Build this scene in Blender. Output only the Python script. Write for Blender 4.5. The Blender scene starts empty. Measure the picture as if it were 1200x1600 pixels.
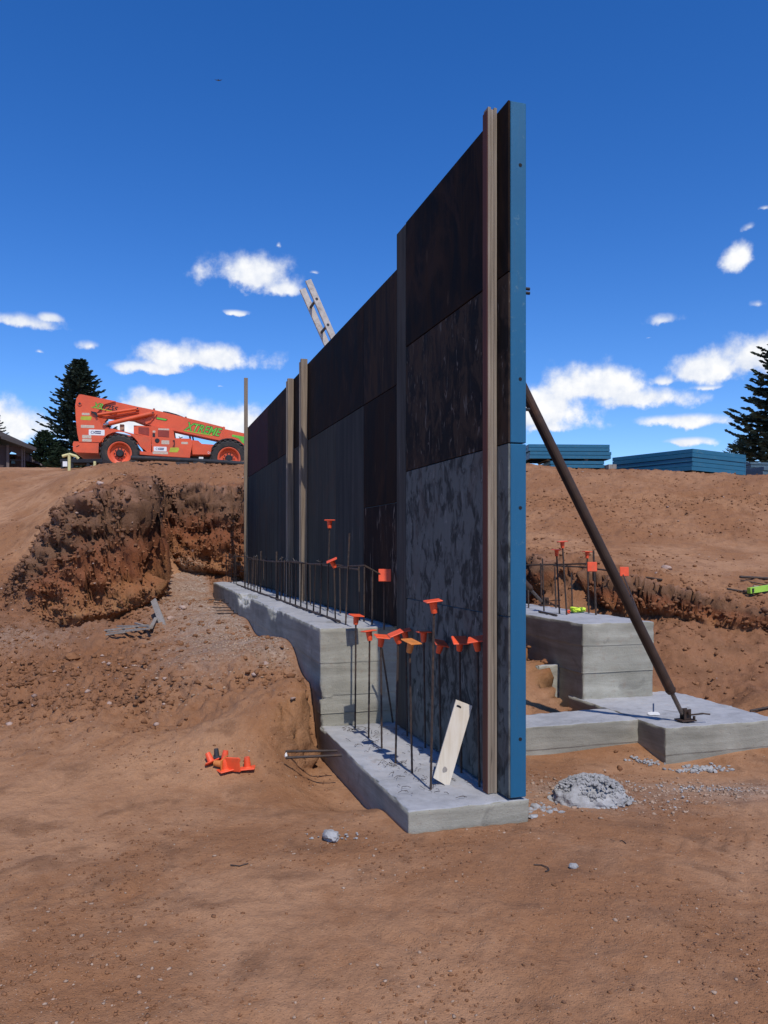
import bpy, bmesh, math, random
import numpy as np
from mathutils import Vector, Matrix

scene = bpy.context.scene
COL = scene.collection
R = math.radians

# ------------------------------------------------------------------ camera
F = 1250.0            # focal length in photograph pixels (1200 x 1600)
CX, HOR = 600.0, 856.0  # horizon line row
CAM_H = 1.60
cam_d = bpy.data.cameras.new('camera')
cam = bpy.data.objects.new('camera', cam_d)
COL.objects.link(cam)
cam.location = (0, 0, CAM_H)
cam.rotation_euler = (R(90), 0, R(0))
cam_d.sensor_fit = 'VERTICAL'
cam_d.sensor_height = 36.0
cam_d.lens = 36.0 * F / 1600.0
cam_d.shift_y = (HOR - 800.0) / 1600.0
cam_d.clip_start = 0.05
cam_d.clip_end = 3000.0
scene.camera = cam

# ------------------------------------------------------------------ view
scene.view_settings.view_transform = 'Standard'
scene.view_settings.look = 'None'
scene.view_settings.gamma = 1.0
scene.view_settings.use_curve_mapping = False
scene.view_settings.exposure = 0.08
try:
    scene.cycles.max_bounces = 6
    scene.cycles.diffuse_bounces = 2
except Exception:
    pass

# ------------------------------------------------------------------ sun
SUN_TO = Vector((0.225, -0.66, 1.0)).normalized()
SUN_EL = math.asin(SUN_TO.z)
SUN_ROT = math.atan2(SUN_TO.x, SUN_TO.y)
sun_d = bpy.data.lights.new('sun', 'SUN')
sun_d.energy = 3.3
sun_d.angle = R(0.53)
sun_d.color = (1.0, 0.95, 0.87)
sun = bpy.data.objects.new('sun', sun_d)
COL.objects.link(sun)
sun.location = (0, 0, 60)
sun.rotation_euler = SUN_TO.to_track_quat('Z', 'Y').to_euler()

# ------------------------------------------------------------------ node helper
class NT:
    def __init__(s, tree):
        s.t = tree; s.n = tree.nodes; s.l = tree.links
    def node(s, typ, ins=None, **props):
        n = s.n.new(typ)
        for k, v in props.items(): setattr(n, k, v)
        if ins:
            for k, v in ins.items(): s.set(n.inputs[k], v)
        return n
    def set(s, sock, v):
        if isinstance(v, bpy.types.NodeSocket): s.l.new(v, sock)
        elif isinstance(v, bpy.types.Node): s.l.new(v.outputs[0], sock)
        else: sock.default_value = v
    def math(s, op, a, b=None, c=None, clamp=False):
        n = s.n.new('ShaderNodeMath'); n.operation = op; n.use_clamp = clamp
        s.set(n.inputs[0], a)
        if b is not None: s.set(n.inputs[1], b)
        if c is not None: s.set(n.inputs[2], c)
        return n.outputs[0]
    def vmath(s, op, a, b=None):
        n = s.n.new('ShaderNodeVectorMath'); n.operation = op
        s.set(n.inputs[0], a)
        if b is not None: s.set(n.inputs[1], b)
        return n.outputs['Value'] if op in ('LENGTH', 'DOT_PRODUCT') else n.outputs[0]
    def noise(s, vec, scale, detail=4.0, rough=0.55, dist=0.0):
        n = s.n.new('ShaderNodeTexNoise')
        s.set(n.inputs['Vector'], vec)
        n.inputs['Scale'].default_value = scale; n.inputs['Detail'].default_value = detail
        n.inputs['Roughness'].default_value = rough; n.inputs['Distortion'].default_value = dist
        return n.outputs[0]
    def voro(s, vec, scale, feature='F1', out='Distance', rnd=1.0):
        n = s.n.new('ShaderNodeTexVoronoi'); n.feature = feature
        s.set(n.inputs['Vector'], vec); n.inputs['Scale'].default_value = scale
        n.inputs['Randomness'].default_value = rnd
        return n.outputs[out]
    def ramp(s, fac, stops, interp='LINEAR'):
        n = s.n.new('ShaderNodeValToRGB'); n.color_ramp.interpolation = interp
        cr = n.color_ramp
        while len(cr.elements) < len(stops): cr.elements.new(0.5)
        for e, (p, c) in zip(cr.elements, stops):
            e.position = p; e.color = (*c, 1) if len(c) == 3 else c
        s.set(n.inputs[0], fac)
        return n.outputs[0]
    def smooth(s, v, lo, hi):
        n = s.n.new('ShaderNodeMapRange'); n.interpolation_type = 'SMOOTHSTEP'
        s.set(n.inputs[0], v)
        n.inputs[1].default_value = lo; n.inputs[2].default_value = hi
        n.inputs[3].default_value = 0; n.inputs[4].default_value = 1
        return n.outputs[0]
    def mix(s, fac, a, b, mode='MIX'):
        n = s.n.new('ShaderNodeMix'); n.data_type = 'RGBA'; n.blend_type = mode
        s.set(n.inputs[0], fac); s.set(n.inputs[6], _c(a)); s.set(n.inputs[7], _c(b))
        return n.outputs[2]
    def mapping(s, vec, scale=(1, 1, 1), loc=(0, 0, 0), rot=(0, 0, 0)):
        n = s.n.new('ShaderNodeMapping'); s.set(n.inputs[0], vec)
        n.inputs['Scale'].default_value = scale; n.inputs['Location'].default_value = loc
        n.inputs['Rotation'].default_value = rot
        return n.outputs[0]
def _c(v):
    return (*v, 1) if isinstance(v, tuple) and len(v) == 3 else v

# ------------------------------------------------------------------ sky
def pdir(px, py):
    x, z = (px - CX) / F, (HOR - py) / F
    return math.atan2(x, 1.0), math.atan2(z, math.hypot(x, 1.0))

# (px, py, half width, half height, weight)  seen on the photograph, turned into azimuth / elevation
CLOUDS = [
    (392, 436, 80, 40, 1.0), (438, 456, 50, 26, .95), (358, 487, 40, 9, .55),
    (318, 566, 116, 32, 1.0), (242, 577, 76, 16, .95),
    (135, 541, 42, 17, .62), (30, 506, 66, 20, .8), (70, 496, 24, 13, .7),
    (255, 638, 80, 32, 1.0), (335, 666, 125, 44, 1.0), (205, 668, 70, 32, .9),
    (25, 668, 84, 40, 1.0), (-60, 640, 90, 40, 1.0), (130, 690, 60, 16, .7),
    (925, 608, 96, 44, 1.0), (1000, 628, 100, 26, 1.0), (850, 646, 92, 54, 1.0), (865, 668, 60, 16, .8),
    (1048, 661, 82, 15, 1.0), (1125, 582, 88, 36, 1.0), (1195, 562, 92, 40, 1.0), (1030, 598, 50, 18, .7), (1110, 606, 80, 12, .5),
    (1152, 404, 44, 38, .78), (1158, 360, 30, 18, .62), (1045, 503, 56, 22, .66), (1010, 530, 22, 6, .4),
    (1080, 691, 44, 11, .85), (1190, 327, 24, 9, .55), (1185, 476, 28, 20, .45), (1195, 535, 26, 16, .6),
    (55, 551, 15, 9, .6), (346, 606, 15, 6, .55), (437, 384, 10, 14, .42), (495, 425, 26, 9, .34),
    (1290, 640, 90, 30, .9), (1320, 450, 60, 30, .6), (-90, 520, 60, 20, .7),
]
world = bpy.data.worlds.new('World')
scene.world = world
world.use_nodes = True
w = NT(world.node_tree)
w.n.clear()
SKY_STRENGTH = 0.095
sky = w.node('ShaderNodeTexSky', sky_type='NISHITA', sun_disc=False)
sky.sun_elevation = SUN_EL
sky.sun_rotation = SUN_ROT
sky.altitude = 1900
sky.air_density = 1.0
sky.dust_density = 0.4
sky.ozone_density = 3.0
hsv = w.node('ShaderNodeHueSaturation', {'Hue': 0.512, 'Saturation': 1.33, 'Value': 1.72, 'Fac': 1.0, 'Color': sky.outputs[0]})
gen = w.node('ShaderNodeTexCoord').outputs['Generated']
dirn = w.vmath('NORMALIZE', gen)
sep = w.node('ShaderNodeSeparateXYZ', {0: dirn})
az = w.math('ARCTAN2', sep.outputs[0], sep.outputs[1])
el = w.math('ARCSINE', sep.outputs[2])
def cloud_field(vec3):
    """vec3 = direction used for the turbulence lookups"""
    return w.noise(vec3, 22.0, 6.0, 0.58), w.noise(vec3, 13.0, 3.0, 0.5)
n_fine, n_warp = cloud_field(dirn)
up = w.vmath('ADD', dirn, (0.004, -0.006, 0.011))
n_up = w.noise(up, 22.0, 6.0, 0.58)
azw = w.math('MULTIPLY_ADD', w.math('SUBTRACT', n_warp, 0.5), 0.05, az)
elw = w.math('MULTIPLY_ADD', w.math('SUBTRACT', n_fine, 0.5), 0.020, el)
acc = None; accd = None
for (px, py, hw, hh, wt) in CLOUDS:
    a, e = pdir(px, py)
    dx = w.math('MULTIPLY_ADD', azw, F / hw / (1 + ((px - CX) / F) ** 2) ** 0.0, -a * F / hw)
    dy = w.math('MULTIPLY_ADD', elw, F / hh, -e * F / hh)
    dn = w.math('MULTIPLY', dy, -1.9)
    dy2 = w.math('MAXIMUM', dy, dn)
    ln = w.vmath('LENGTH', w.node('ShaderNodeCombineXYZ', {0: dx, 1: dy2}).outputs[0])
    f = w.math('SUBTRACT', wt, ln)
    acc = f if acc is None else w.math('SMOOTH_MAX', acc, f, 0.25)
# the same kind of scattered fair-weather cumulus all round, away from the view
gv = w.node('ShaderNodeCombineXYZ', {0: w.math('MULTIPLY', az, 1.0), 1: w.math('MULTIPLY', el, 3.0), 2: 0.0}).outputs[0]
g = w.noise(gv, 2.6, 3.0, 0.5)
side = w.smooth(w.math('ABSOLUTE', az), 0.62, 0.85)
low = w.math('SUBTRACT', 1.0, w.smooth(el, 0.22, 0.45))
gf = w.math('MULTIPLY_ADD', w.math('SUBTRACT', g, 0.60), 6.0, 0.0)
gf = w.math('SUBTRACT', w.math('MULTIPLY', w.math('ADD', gf, 1.0), w.math('MULTIPLY', side, low)), 1.0)
acc = w.math('MAXIMUM', acc, gf)
dens_in = w.math('MULTIPLY_ADD', w.math('SUBTRACT', n_fine, 0.5), 2.3, acc)
alpha = w.smooth(dens_in, -0.02, 0.62)
alpha = w.math('MULTIPLY', alpha, w.smooth(acc, -0.75, 0.1))
lit = w.math('MULTIPLY_ADD', w.math('SUBTRACT', n_fine, n_up), 2.6, 0.36)
lit = w.math('ADD', lit, w.math('MULTIPLY', w.smooth(acc, 0.05, 0.8), 0.38), clamp=True)
ccol = w.mix(lit, (6.2, 7.0, 8.7), (10.3, 10.3, 10.3))
final = w.mix(alpha, hsv.outputs[0], ccol)
bg = w.node('ShaderNodeBackground', {'Color': final, 'Strength': SKY_STRENGTH})
wo = w.node('ShaderNodeOutputWorld', {'Surface': bg.outputs[0]})

# ------------------------------------------------------------------ frames and small helpers
WO = Vector((0.604, 4.966, 0.0))     # origin of the wall frame (a point on the wall's face)
WTH = math.asin(0.2978)
def Lw(lx, ly, z=0.0):
    c, s = math.cos(WTH), math.sin(WTH)
    return Vector((WO.x + lx * c - ly * s, WO.y + lx * s + ly * c, z))
def to_local(X, Y):
    c, s = math.cos(WTH), math.sin(WTH)
    dx, dy = X - WO.x, Y - WO.y
    return dx * c + dy * s, -dx * s + dy * c
def P(px, py, Y):
    return Vector(((px - CX) / F * Y, Y, CAM_H + (HOR - py) / F * Y))
def onz(px, py, z):
    Y = (CAM_H - z) * F / (py - HOR)
    return Vector(((px - CX) / F * Y, Y, z))

def frame(o, rz=0.0, ry=0.0, rx=0.0):
    M = Matrix.Translation(o) @ Matrix.Rotation(rz, 4, 'Z') @ Matrix.Rotation(ry, 4, 'Y') @ Matrix.Rotation(rx, 4, 'X')
    return M
WF = frame(WO, WTH)

def thing(name, label, cat, loc=(0, 0, 0), rotz=0.0, group=None, kind=None):
    o = bpy.data.objects.new(name, None)
    o.empty_display_size = 0.1
    o.location = loc; o.rotation_euler = (0, 0, rotz)
    COL.objects.link(o)
    tag(o, label, cat, group, kind)
    return o
def tag(o, label=None, cat=None, group=None, kind=None):
    if label: o['label'] = label
    if cat: o['category'] = cat
    if group: o['group'] = group
    if kind: o['kind'] = kind
    return o
def wmat(o):
    M = Matrix.LocRotScale(o.location, o.rotation_euler, o.scale)
    if o.parent: return wmat(o.parent) @ M
    return M

class MB:
    """collects primitives, given in frame M, as one mesh"""
    def __init__(s, M=None):
        s.v = []; s.f = []; s.mi = []; s.M = M or Matrix.Identity(4); s.cur = 0
    def add(s, vs, fs):
        b = len(s.v)
        s.v += [s.M @ Vector(p) for p in vs]
        for f in fs:
            s.f.append([b + i for i in f]); s.mi.append(s.cur)
        return s
    def box(s, x0, x1, y0, y1, z0, z1, bev=0.0):
        if bev > 0:
            bm = bmesh.new(); bmesh.ops.create_cube(bm, size=1)
            for v in bm.verts:
                v.co = Vector(((x0 + x1) / 2 + v.co.x * (x1 - x0), (y0 + y1) / 2 + v.co.y * (y1 - y0), (z0 + z1) / 2 + v.co.z * (z1 - z0)))
            bmesh.ops.bevel(bm, geom=bm.edges[:] + bm.verts[:], offset=bev, segments=1, affect='EDGES', profile=0.5)
            bm.verts.index_update()
            s.add([v.co.copy() for v in bm.verts], [[v.index for v in f.verts] for f in bm.faces]); bm.free()
            return s
        vs = [(x, y, z) for z in (z0, z1) for y in (y0, y1) for x in (x0, x1)]
        return s.add(vs, [(0, 2, 3, 1), (4, 5, 7, 6), (0, 1, 5, 4), (2, 6, 7, 3), (0, 4, 6, 2), (1, 3, 7, 5)])
    def bar(s, a, b, wdt, thk, upv=(0, 0, 1)):
        a = Vector(a); b = Vector(b); d = (b - a).normalized(); u = Vector(upv)
        sx = d.cross(u)
        if sx.length < 1e-4: sx = d.cross(Vector((1, 0, 0)))
        sx.normalize(); sz = sx.cross(d).normalized()
        vs = []
        for p in (a, b):
            for i, j in ((-1, -1), (1, -1), (1, 1), (-1, 1)):
                vs.append(p + sx * (i * wdt / 2) + sz * (j * thk / 2))
        return s.add(vs, [(3, 2, 1, 0), (4, 5, 6, 7), (0, 1, 5, 4), (1, 2, 6, 5), (2, 3, 7, 6), (3, 0, 4, 7)])
    def tube(s, pts, r, n=8, cap=True):
        pts = [Vector(p) for p in pts]
        rs = r if isinstance(r, (list, tuple)) else [r] * len(pts)
        vs = []; fs = []
        t0 = (pts[1] - pts[0]).normalized()
        ref = Vector((0, 0, 1)) if abs(t0.z) < 0.9 else Vector((1, 0, 0))
        for i, p in enumerate(pts):
            t = (pts[min(i + 1, len(pts) - 1)] - pts[max(i - 1, 0)]).normalized()
            a = t.cross(ref).normalized(); b = a.cross(t)
            for k in range(n):
                an = 2 * math.pi * k / n
                vs.append(p + (a * math.cos(an) + b * math.sin(an)) * rs[i])
        for i in range(len(pts) - 1):
            for k in range(n):
                k2 = (k + 1) % n
                fs.append((i * n + k, i * n + k2, (i + 1) * n + k2, (i + 1) * n + k))
        if cap:
            fs.append(tuple(range(n - 1, -1, -1))[::-1] if False else tuple(reversed(range(n))))
            fs.append(tuple((len(pts) - 1) * n + k for k in range(n)))
        return s.add(vs, fs)
    def prism(s, poly, y0, y1):
        """poly: (x, z) outline, extruded along y"""
        n = len(poly)
        vs = [(x, y0, z) for x, z in poly] + [(x, y1, z) for x, z in poly]
        fs = [tuple(range(n)), tuple(reversed(range(n, 2 * n)))]
        for i in range(n):
            j = (i + 1) % n
            fs.append((i, n + i, n + j, j))
        return s.add(vs, fs)
    def lathe(s, prof, axis='Y', c=(0, 0, 0), n=24):
        """prof: (radius, height along axis)"""
        vs = []; fs = []; m = len(prof)
        for k in range(n):
            an = 2 * math.pi * k / n
            for r, h in prof:
                x, y = r * math.cos(an), r * math.sin(an)
                if axis == 'Y': vs.append((c[0] + x, c[1] + h, c[2] + y))
                elif axis == 'Z': vs.append((c[0] + x, c[1] + y, c[2] + h))
                else: vs.append((c[0] + h, c[1] + x, c[2] + y))
        for k in range(n):
            k2 = (k + 1) % n
            for i in range(m - 1):
                fs.append((k * m + i, k2 * m + i, k2 * m + i + 1, k * m + i + 1))
        return s.add(vs, fs)
    def build(s, name, mat, parent=None, smooth=False, fix=True):
        me = bpy.data.meshes.new(name)
        inv = wmat(parent).inverted() if parent else None
        me.from_pydata([tuple(inv @ v) if inv else tuple(v) for v in s.v], [], s.f)
        mats = mat if isinstance(mat, (list, tuple)) else [mat]
        for m in mats: me.materials.append(m)
        if len(mats) > 1: me.polygons.foreach_set('material_index', s.mi)
        if fix:
            bm = bmesh.new(); bm.from_mesh(me)
            bmesh.ops.recalc_face_normals(bm, faces=bm.faces[:]); bm.to_mesh(me); bm.free()
        if smooth: me.polygons.foreach_set('use_smooth', [True] * len(me.polygons))
        me.update()
        o = bpy.data.objects.new(name, me)
        COL.objects.link(o)
        if parent: o.parent = parent
        return o
def children_of(o):
    return [c for c in COL.objects if c.parent == o]
def dup(root, M, label=None, group=None, kids=None):
    """a copy of a thing and of its parts, placed by world matrix M"""
    c = root.copy(); COL.objects.link(c)
    l, q, sc = M.decompose(); c.location = l; c.rotation_mode = 'XYZ'; c.rotation_euler = q.to_euler(); c.scale = sc
    if label: c['label'] = label
    if group: c['group'] = group
    for ch in (kids if kids is not None else children_of(root)):
        k = ch.copy(); COL.objects.link(k); k.parent = c
    return c

# ------------------------------------------------------------------ numpy noise
_rng = np.random.RandomState(7)
_perm = _rng.permutation(256); _perm = np.concatenate([_perm, _perm, _perm])
_grad = _rng.normal(size=(256, 3)); _grad /= np.linalg.norm(_grad, axis=1)[:, None]; _grad = _grad.astype(np.float32)
def pnoise(p):
    """Perlin noise, p: (n,3) float array, about -0.7..0.7"""
    p = np.asarray(p, dtype=np.float32)
    i = np.floor(p).astype(np.int32); f = p - i; i &= 255
    u = f * f * f * (f * (f * 6 - 15) + 10)
    out = 0
    for dx in (0, 1):
        wx = u[:, 0] if dx else 1 - u[:, 0]
        hx = _perm[i[:, 0] + dx]
        for dy in (0, 1):
            wy = u[:, 1] if dy else 1 - u[:, 1]
            hy = _perm[hx + i[:, 1] + dy]
            for dz in (0, 1):
                wz = u[:, 2] if dz else 1 - u[:, 2]
                g = _grad[_perm[hy + i[:, 2] + dz]]
                d = (f[:, 0] - dx) * g[:, 0] + (f[:, 1] - dy) * g[:, 1] + (f[:, 2] - dz) * g[:, 2]
                out = out + wx * wy * wz * d
    return out
def fbm(p, freq, octv=4, gain=0.5, ridged=False):
    a = 1.0; out = 0; tot = 0
    for k in range(octv):
        v = pnoise(p * freq + k * 17.3)
        if ridged: v = 0.5 - 2 * np.abs(v)
        out = out + a * v; tot += a; a *= gain; freq *= 2.03
    return out
def sstep(x, lo, hi):
    t = np.clip((x - lo) / (hi - lo), 0, 1)
    return t * t * (3 - 2 * t)
# ------------------------------------------------------------------ materials
def new_mat(name):
    m = bpy.data.materials.new(name); m.use_nodes = True
    t = NT(m.node_tree); t.n.clear()
    out = t.node('ShaderNodeOutputMaterial')
    b = t.node('ShaderNodeBsdfPrincipled')
    t.l.new(b.outputs[0], out.inputs[0])
    return m, t, b
def bump(t, b, h, strength=0.5, dist=0.01):
    n = t.node('ShaderNodeBump', {'Height': h, 'Strength': strength, 'Distance': dist})
    t.l.new(n.outputs[0], b.inputs['Normal'])
def objvec(t, rand=True):
    tc = t.node('ShaderNodeTexCoord').outputs['Object']
    if not rand: return tc
    oi = t.node('ShaderNodeObjectInfo').outputs['Random']
    off = t.node('ShaderNodeCombineXYZ', {0: t.math('MULTIPLY', oi, 37.0), 1: t.math('MULTIPLY', oi, 91.0), 2: t.math('MULTIPLY', oi, 53.0)}).outputs[0]
    return t.vmath('ADD', tc, off)
def simple(name, col, rough=0.6, metal=0.0, var=0.15, scale=6.0, bmp=0.0, dirt=None, dirt_amt=0.5):
    m, t, b = new_mat(name)
    v = objvec(t)
    n = t.noise(v, scale, 5, 0.6)
    lo = tuple(c * (1 - var) for c in col); hi = tuple(min(1, c * (1 + var)) for c in col)
    c = t.ramp(n, [(0.3, lo), (0.7, hi)])
    if dirt:
        d = t.noise(v, scale * 0.6, 6, 0.65)
        c = t.mix(t.math('MULTIPLY', t.smooth(d, 0.5, 0.72), dirt_amt), c, dirt)
    t.set(b.inputs['Base Color'], c)
    t.set(b.inputs['Roughness'], t.math('MULTIPLY_ADD', n, 0.2, rough - 0.1))
    b.inputs['Metallic'].default_value = metal
    if bmp: bump(t, b, t.noise(v, scale * 5, 4), bmp, 0.004)
    return m

M = {}
# dirt ---------------------------------------------------------------
def dirt_mat():
    m, t, b = new_mat('dirt')
    v = t.node('ShaderNodeTexCoord').outputs['Object']
    at = lambda n: t.node('ShaderNodeAttribute', attribute_name=n).outputs['Fac']
    n1 = t.noise(v, 0.55, 5, 0.6, 0.4)
    n2 = t.noise(v, 3.2, 6, 0.62, 0.3)
    n3 = t.noise(v, 26, 5, 0.7)
    n4 = t.noise(v, 120, 3, 0.7)
    pale = (0.44, 0.236, 0.126); mid = (0.315, 0.150, 0.071); dark = (0.165, 0.076, 0.037)
    c = t.mix(t.smooth(t.math('MULTIPLY_ADD', t.math('SUBTRACT', n2, 0.5), 0.45, n1), 0.40, 0.60), mid, pale)
    c = t.mix(t.math('MULTIPLY', t.smooth(n2, 0.48, 0.70), 0.68), c, dark)
    # disturbed soil is redder / darker than the trampled dust
    c = t.mix(t.math('MULTIPLY', at('rough'), 0.75), c, t.mix(n2, (0.185, 0.082, 0.039), (0.33, 0.155, 0.079)))
    c = t.mix(t.math('MULTIPLY', at('talus'), 0.85), c, t.mix(t.smooth(n2, 0.35, 0.65), (0.125, 0.056, 0.030), (0.27, 0.118, 0.058)))
    # cut-face strata
    cut = at('cut')
    lay = t.math('ADD', at('layer'), t.math('MULTIPLY', t.math('SUBTRACT', n2, 0.5), 0.5))
    strata = t.ramp(lay, [(0.0, (0.32, 0.165, 0.075)), (0.22, (0.29, 0.125, 0.054)), (0.40, (0.25, 0.088, 0.038)),
                          (0.58, (0.19, 0.072, 0.036)), (0.72, (0.150, 0.078, 0.045)), (0.92, (0.185, 0.098, 0.058)), (1.0, (0.28, 0.15, 0.095))])
    c = t.mix(cut, c, strata)
    # crushed gravel
    grav = t.math('MULTIPLY', at('gravel'), t.smooth(t.math('ADD', n2, t.math('MULTIPLY', n3, 0.5)), 0.45, 0.85))
    gcol = t.ramp(t.voro(v, 38, out='Color'), [(0.1, (0.20, 0.15, 0.12)), (0.5, (0.36, 0.28, 0.225)), (0.9, (0.50, 0.42, 0.35))])
    c = t.mix(t.math('MULTIPLY', grav, 0.75), c, gcol)
    # grain
    c = t.mix(t.math('MULTIPLY', t.smooth(n3, 0.42, 0.75), 0.40), c, t.mix(0.5, c, (0.10, 0.045, 0.026)))
    sp = t.voro(v, 75, out='Distance')
    spc = t.voro(v, 75, out='Color')
    speck = t.math('MULTIPLY', t.math('LESS_THAN', sp, 0.23), t.smooth(t.node('ShaderNodeSeparateColor', {0: spc}).outputs[0], 0.72, 0.9))
    c = t.mix(t.math('MULTIPLY', speck, 0.6), c, (0.52, 0.36, 0.25))
    c = t.mix(t.math('MULTIPLY', t.smooth(n4, 0.55, 0.8), 0.35), c, (0.13, 0.062, 0.038))
    t.set(b.inputs['Base Color'], c)
    b.inputs['Roughness'].default_value = 0.95
    b.inputs['Specular IOR Level'].default_value = 0.15
    h = t.math('ADD', t.math('MULTIPLY', n3, 1.0), t.math('MULTIPLY', n4, 0.45))
    h = t.math('ADD', h, t.math('MULTIPLY', n2, 2.2))
    h = t.math('ADD', h, t.math('MULTIPLY', t.smooth(sp, 0.32, 0.05), 0.25))
    bump(t, b, h, 0.75, 0.022)
    return m
M['dirt'] = dirt_mat()
def clod(name, c0, c1, sc=9):
    m, t, b = new_mat(name)
    v = t.node('ShaderNodeTexCoord').outputs['Object']
    n = t.noise(v, sc, 5, 0.65); big = t.noise(v, 1.3, 2)
    c = t.ramp(t.math('ADD', t.math('MULTIPLY', n, 0.6), t.math('MULTIPLY', big, 0.4)), [(0.35, c0), (0.65, c1)])
    t.set(b.inputs['Base Color'], c); b.inputs['Roughness'].default_value = 0.95
    b.inputs['Specular IOR Level'].default_value = 0.15
    bump(t, b, t.noise(v, sc * 6, 4, 0.7), 0.6, 0.006)
    return m
M['clod'] = clod('clod', (0.150, 0.068, 0.033), (0.30, 0.145, 0.073))
M['dark_clod'] = clod('dark_clod', (0.115, 0.057, 0.034), (0.22, 0.113, 0.066))
M['red_clod'] = clod('red_clod', (0.13, 0.054, 0.027), (0.30, 0.135, 0.066))
M['pebble'] = clod('pebble', (0.27, 0.17, 0.11), (0.47, 0.34, 0.25), 14)
M['rock'] = clod('rock', (0.30, 0.20, 0.16), (0.52, 0.38, 0.31), 8)
M['cement'] = clod('cement', (0.25, 0.24, 0.23), (0.44, 0.43, 0.42), 12)

# concrete ------------------------------------------------------------
def concrete():
    m, t, b = new_mat('concrete')
    v = t.node('ShaderNodeTexCoord').outputs['Object']
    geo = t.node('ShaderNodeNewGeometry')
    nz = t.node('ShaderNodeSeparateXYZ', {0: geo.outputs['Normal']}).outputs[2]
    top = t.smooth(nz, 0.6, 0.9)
    n1 = t.noise(v, 1.6, 6, 0.6, 0.6); n2 = t.noise(v, 14, 5, 0.6); n3 = t.noise(v, 90, 3, 0.6)
    pos = t.node('ShaderNodeSeparateXYZ', {0: v})
    # horizontal pour / board streaks on the formed sides
    st = t.noise(t.mapping(v, (0.6, 0.6, 5.5)), 1.3, 6, 0.7, 0.6)
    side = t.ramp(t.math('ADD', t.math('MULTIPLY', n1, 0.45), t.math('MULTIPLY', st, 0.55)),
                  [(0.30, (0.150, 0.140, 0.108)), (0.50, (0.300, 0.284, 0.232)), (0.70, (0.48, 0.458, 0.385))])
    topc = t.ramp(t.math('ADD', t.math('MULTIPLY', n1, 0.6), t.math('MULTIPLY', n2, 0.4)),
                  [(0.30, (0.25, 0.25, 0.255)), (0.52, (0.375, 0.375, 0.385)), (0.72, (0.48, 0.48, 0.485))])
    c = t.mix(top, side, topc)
    # damp patches and dirt splash
    damp = t.smooth(t.noise(v, 2.7, 4, 0.6, 0.8), 0.62, 0.70)
    c = t.mix(t.math('MULTIPLY', damp, 0.42), c, (0.14, 0.13, 0.11))
    dirt = t.math('MULTIPLY', t.smooth(n2, 0.52, 0.7), t.smooth(n1, 0.42, 0.62))
    c = t.mix(t.math('MULTIPLY', dirt, 0.28), c, (0.27, 0.17, 0.115))
    pits = t.math('LESS_THAN', t.voro(v, 34, out='Distance'), 0.10)
    c = t.mix(t.math('MULTIPLY', pits, 0.5), c, (0.10, 0.095, 0.085))
    t.set(b.inputs['Base Color'], c); b.inputs['Roughness'].default_value = 0.9
    b.inputs['Specular IOR Level'].default_value = 0.25
    h = t.math('ADD', t.math('MULTIPLY', n2, 0.8), t.math('MULTIPLY', n3, 0.4))
    h = t.math('SUBTRACT', h, t.math('MULTIPLY', pits, 0.6))
    bump(t, b, h, 0.7, 0.009)
    return m
M['concrete'] = concrete()

# film-faced form plywood ----------------------------------------------
def form_ply(name, base, stain, pale, thr=0.5, soft=0.12, sc=(9, 9, 3.0), pale_thr=0.66, rough=0.55, seed=0.0):
    m, t, b = new_mat(name)
    v = t.vmath('ADD', objvec(t), (seed * 3.1, seed * 7.7, seed * 1.9))
    st = t.mapping(v, sc)
    big = t.noise(v, 1.1, 4, 0.6, 0.5)
    n1 = t.noise(st, 1.0, 5, 0.62, 0.7)
    n2 = t.noise(t.mapping(v, (sc[0] * 2.2, sc[1] * 2.2, sc[2] * 1.2)), 1.0, 4, 0.6, 1.0)
    n3 = t.noise(t.mapping(v, (30, 30, 1.1)), 1.0, 4, 0.7)
    c = t.mix(t.smooth(t.math('MULTIPLY_ADD', t.math('SUBTRACT', big, 0.5), 0.35, n1), thr - soft, thr + soft), stain, base)
    c = t.mix(t.math('MULTIPLY', t.smooth(n2, pale_thr, pale_thr + 0.07), 0.85), c, pale)
    c = t.mix(t.math('MULTIPLY', t.smooth(n3, 0.55, 0.75), 0.22), c, pale)
    rust = t.smooth(t.noise(t.mapping(v, (1.6, 1.6, 0.9)), 1.0, 5, 0.65, 1.2), 0.50, 0.66)
    c = t.mix(t.math('MULTIPLY', rust, 0.55), c, tuple(0.6 * a + 0.4 * r for a, r in zip(base, (0.10, 0.048, 0.026))))
    pat = t.voro(t.mapping(v, (6, 6, 2.2)), 1.0, out='Distance')
    spot = t.math('MULTIPLY', t.smooth(pat, 0.20, 0.10), t.smooth(n1, 0.55, 0.6))
    c = t.mix(t.math('MULTIPLY', spot, 0.5), c, pale)
    t.set(b.inputs['Base Color'], c)
    t.set(b.inputs['Roughness'], t.math('MULTIPLY_ADD', n1, 0.35, rough + 0.05))
    b.inputs['Specular IOR Level'].default_value = 0.05
    bump(t, b, t.math('ADD', n2, t.math('MULTIPLY', n3, 0.5)), 0.25, 0.003)
    return m
M['ply_mottled'] = form_ply('mottled_grey_form_plywood', (0.138, 0.149, 0.138), (0.046, 0.049, 0.046), (0.22, 0.225, 0.21), 0.47, 0.09, (12, 12, 8.0), 0.62)
M['ply_dark'] = form_ply('dark_brown_form_plywood', (0.026, 0.015, 0.010), (0.010, 0.007, 0.006), (0.075, 0.052, 0.036), 0.5, 0.12, (6, 6, 2), 0.72, 0.5)
M['ply_flaked'] = form_ply('flaked_purple_form_plywood', (0.056, 0.038, 0.027), (0.016, 0.013, 0.012), (0.15, 0.13, 0.11), 0.50, 0.10, (9, 9, 5), 0.60, 0.5)
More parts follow.
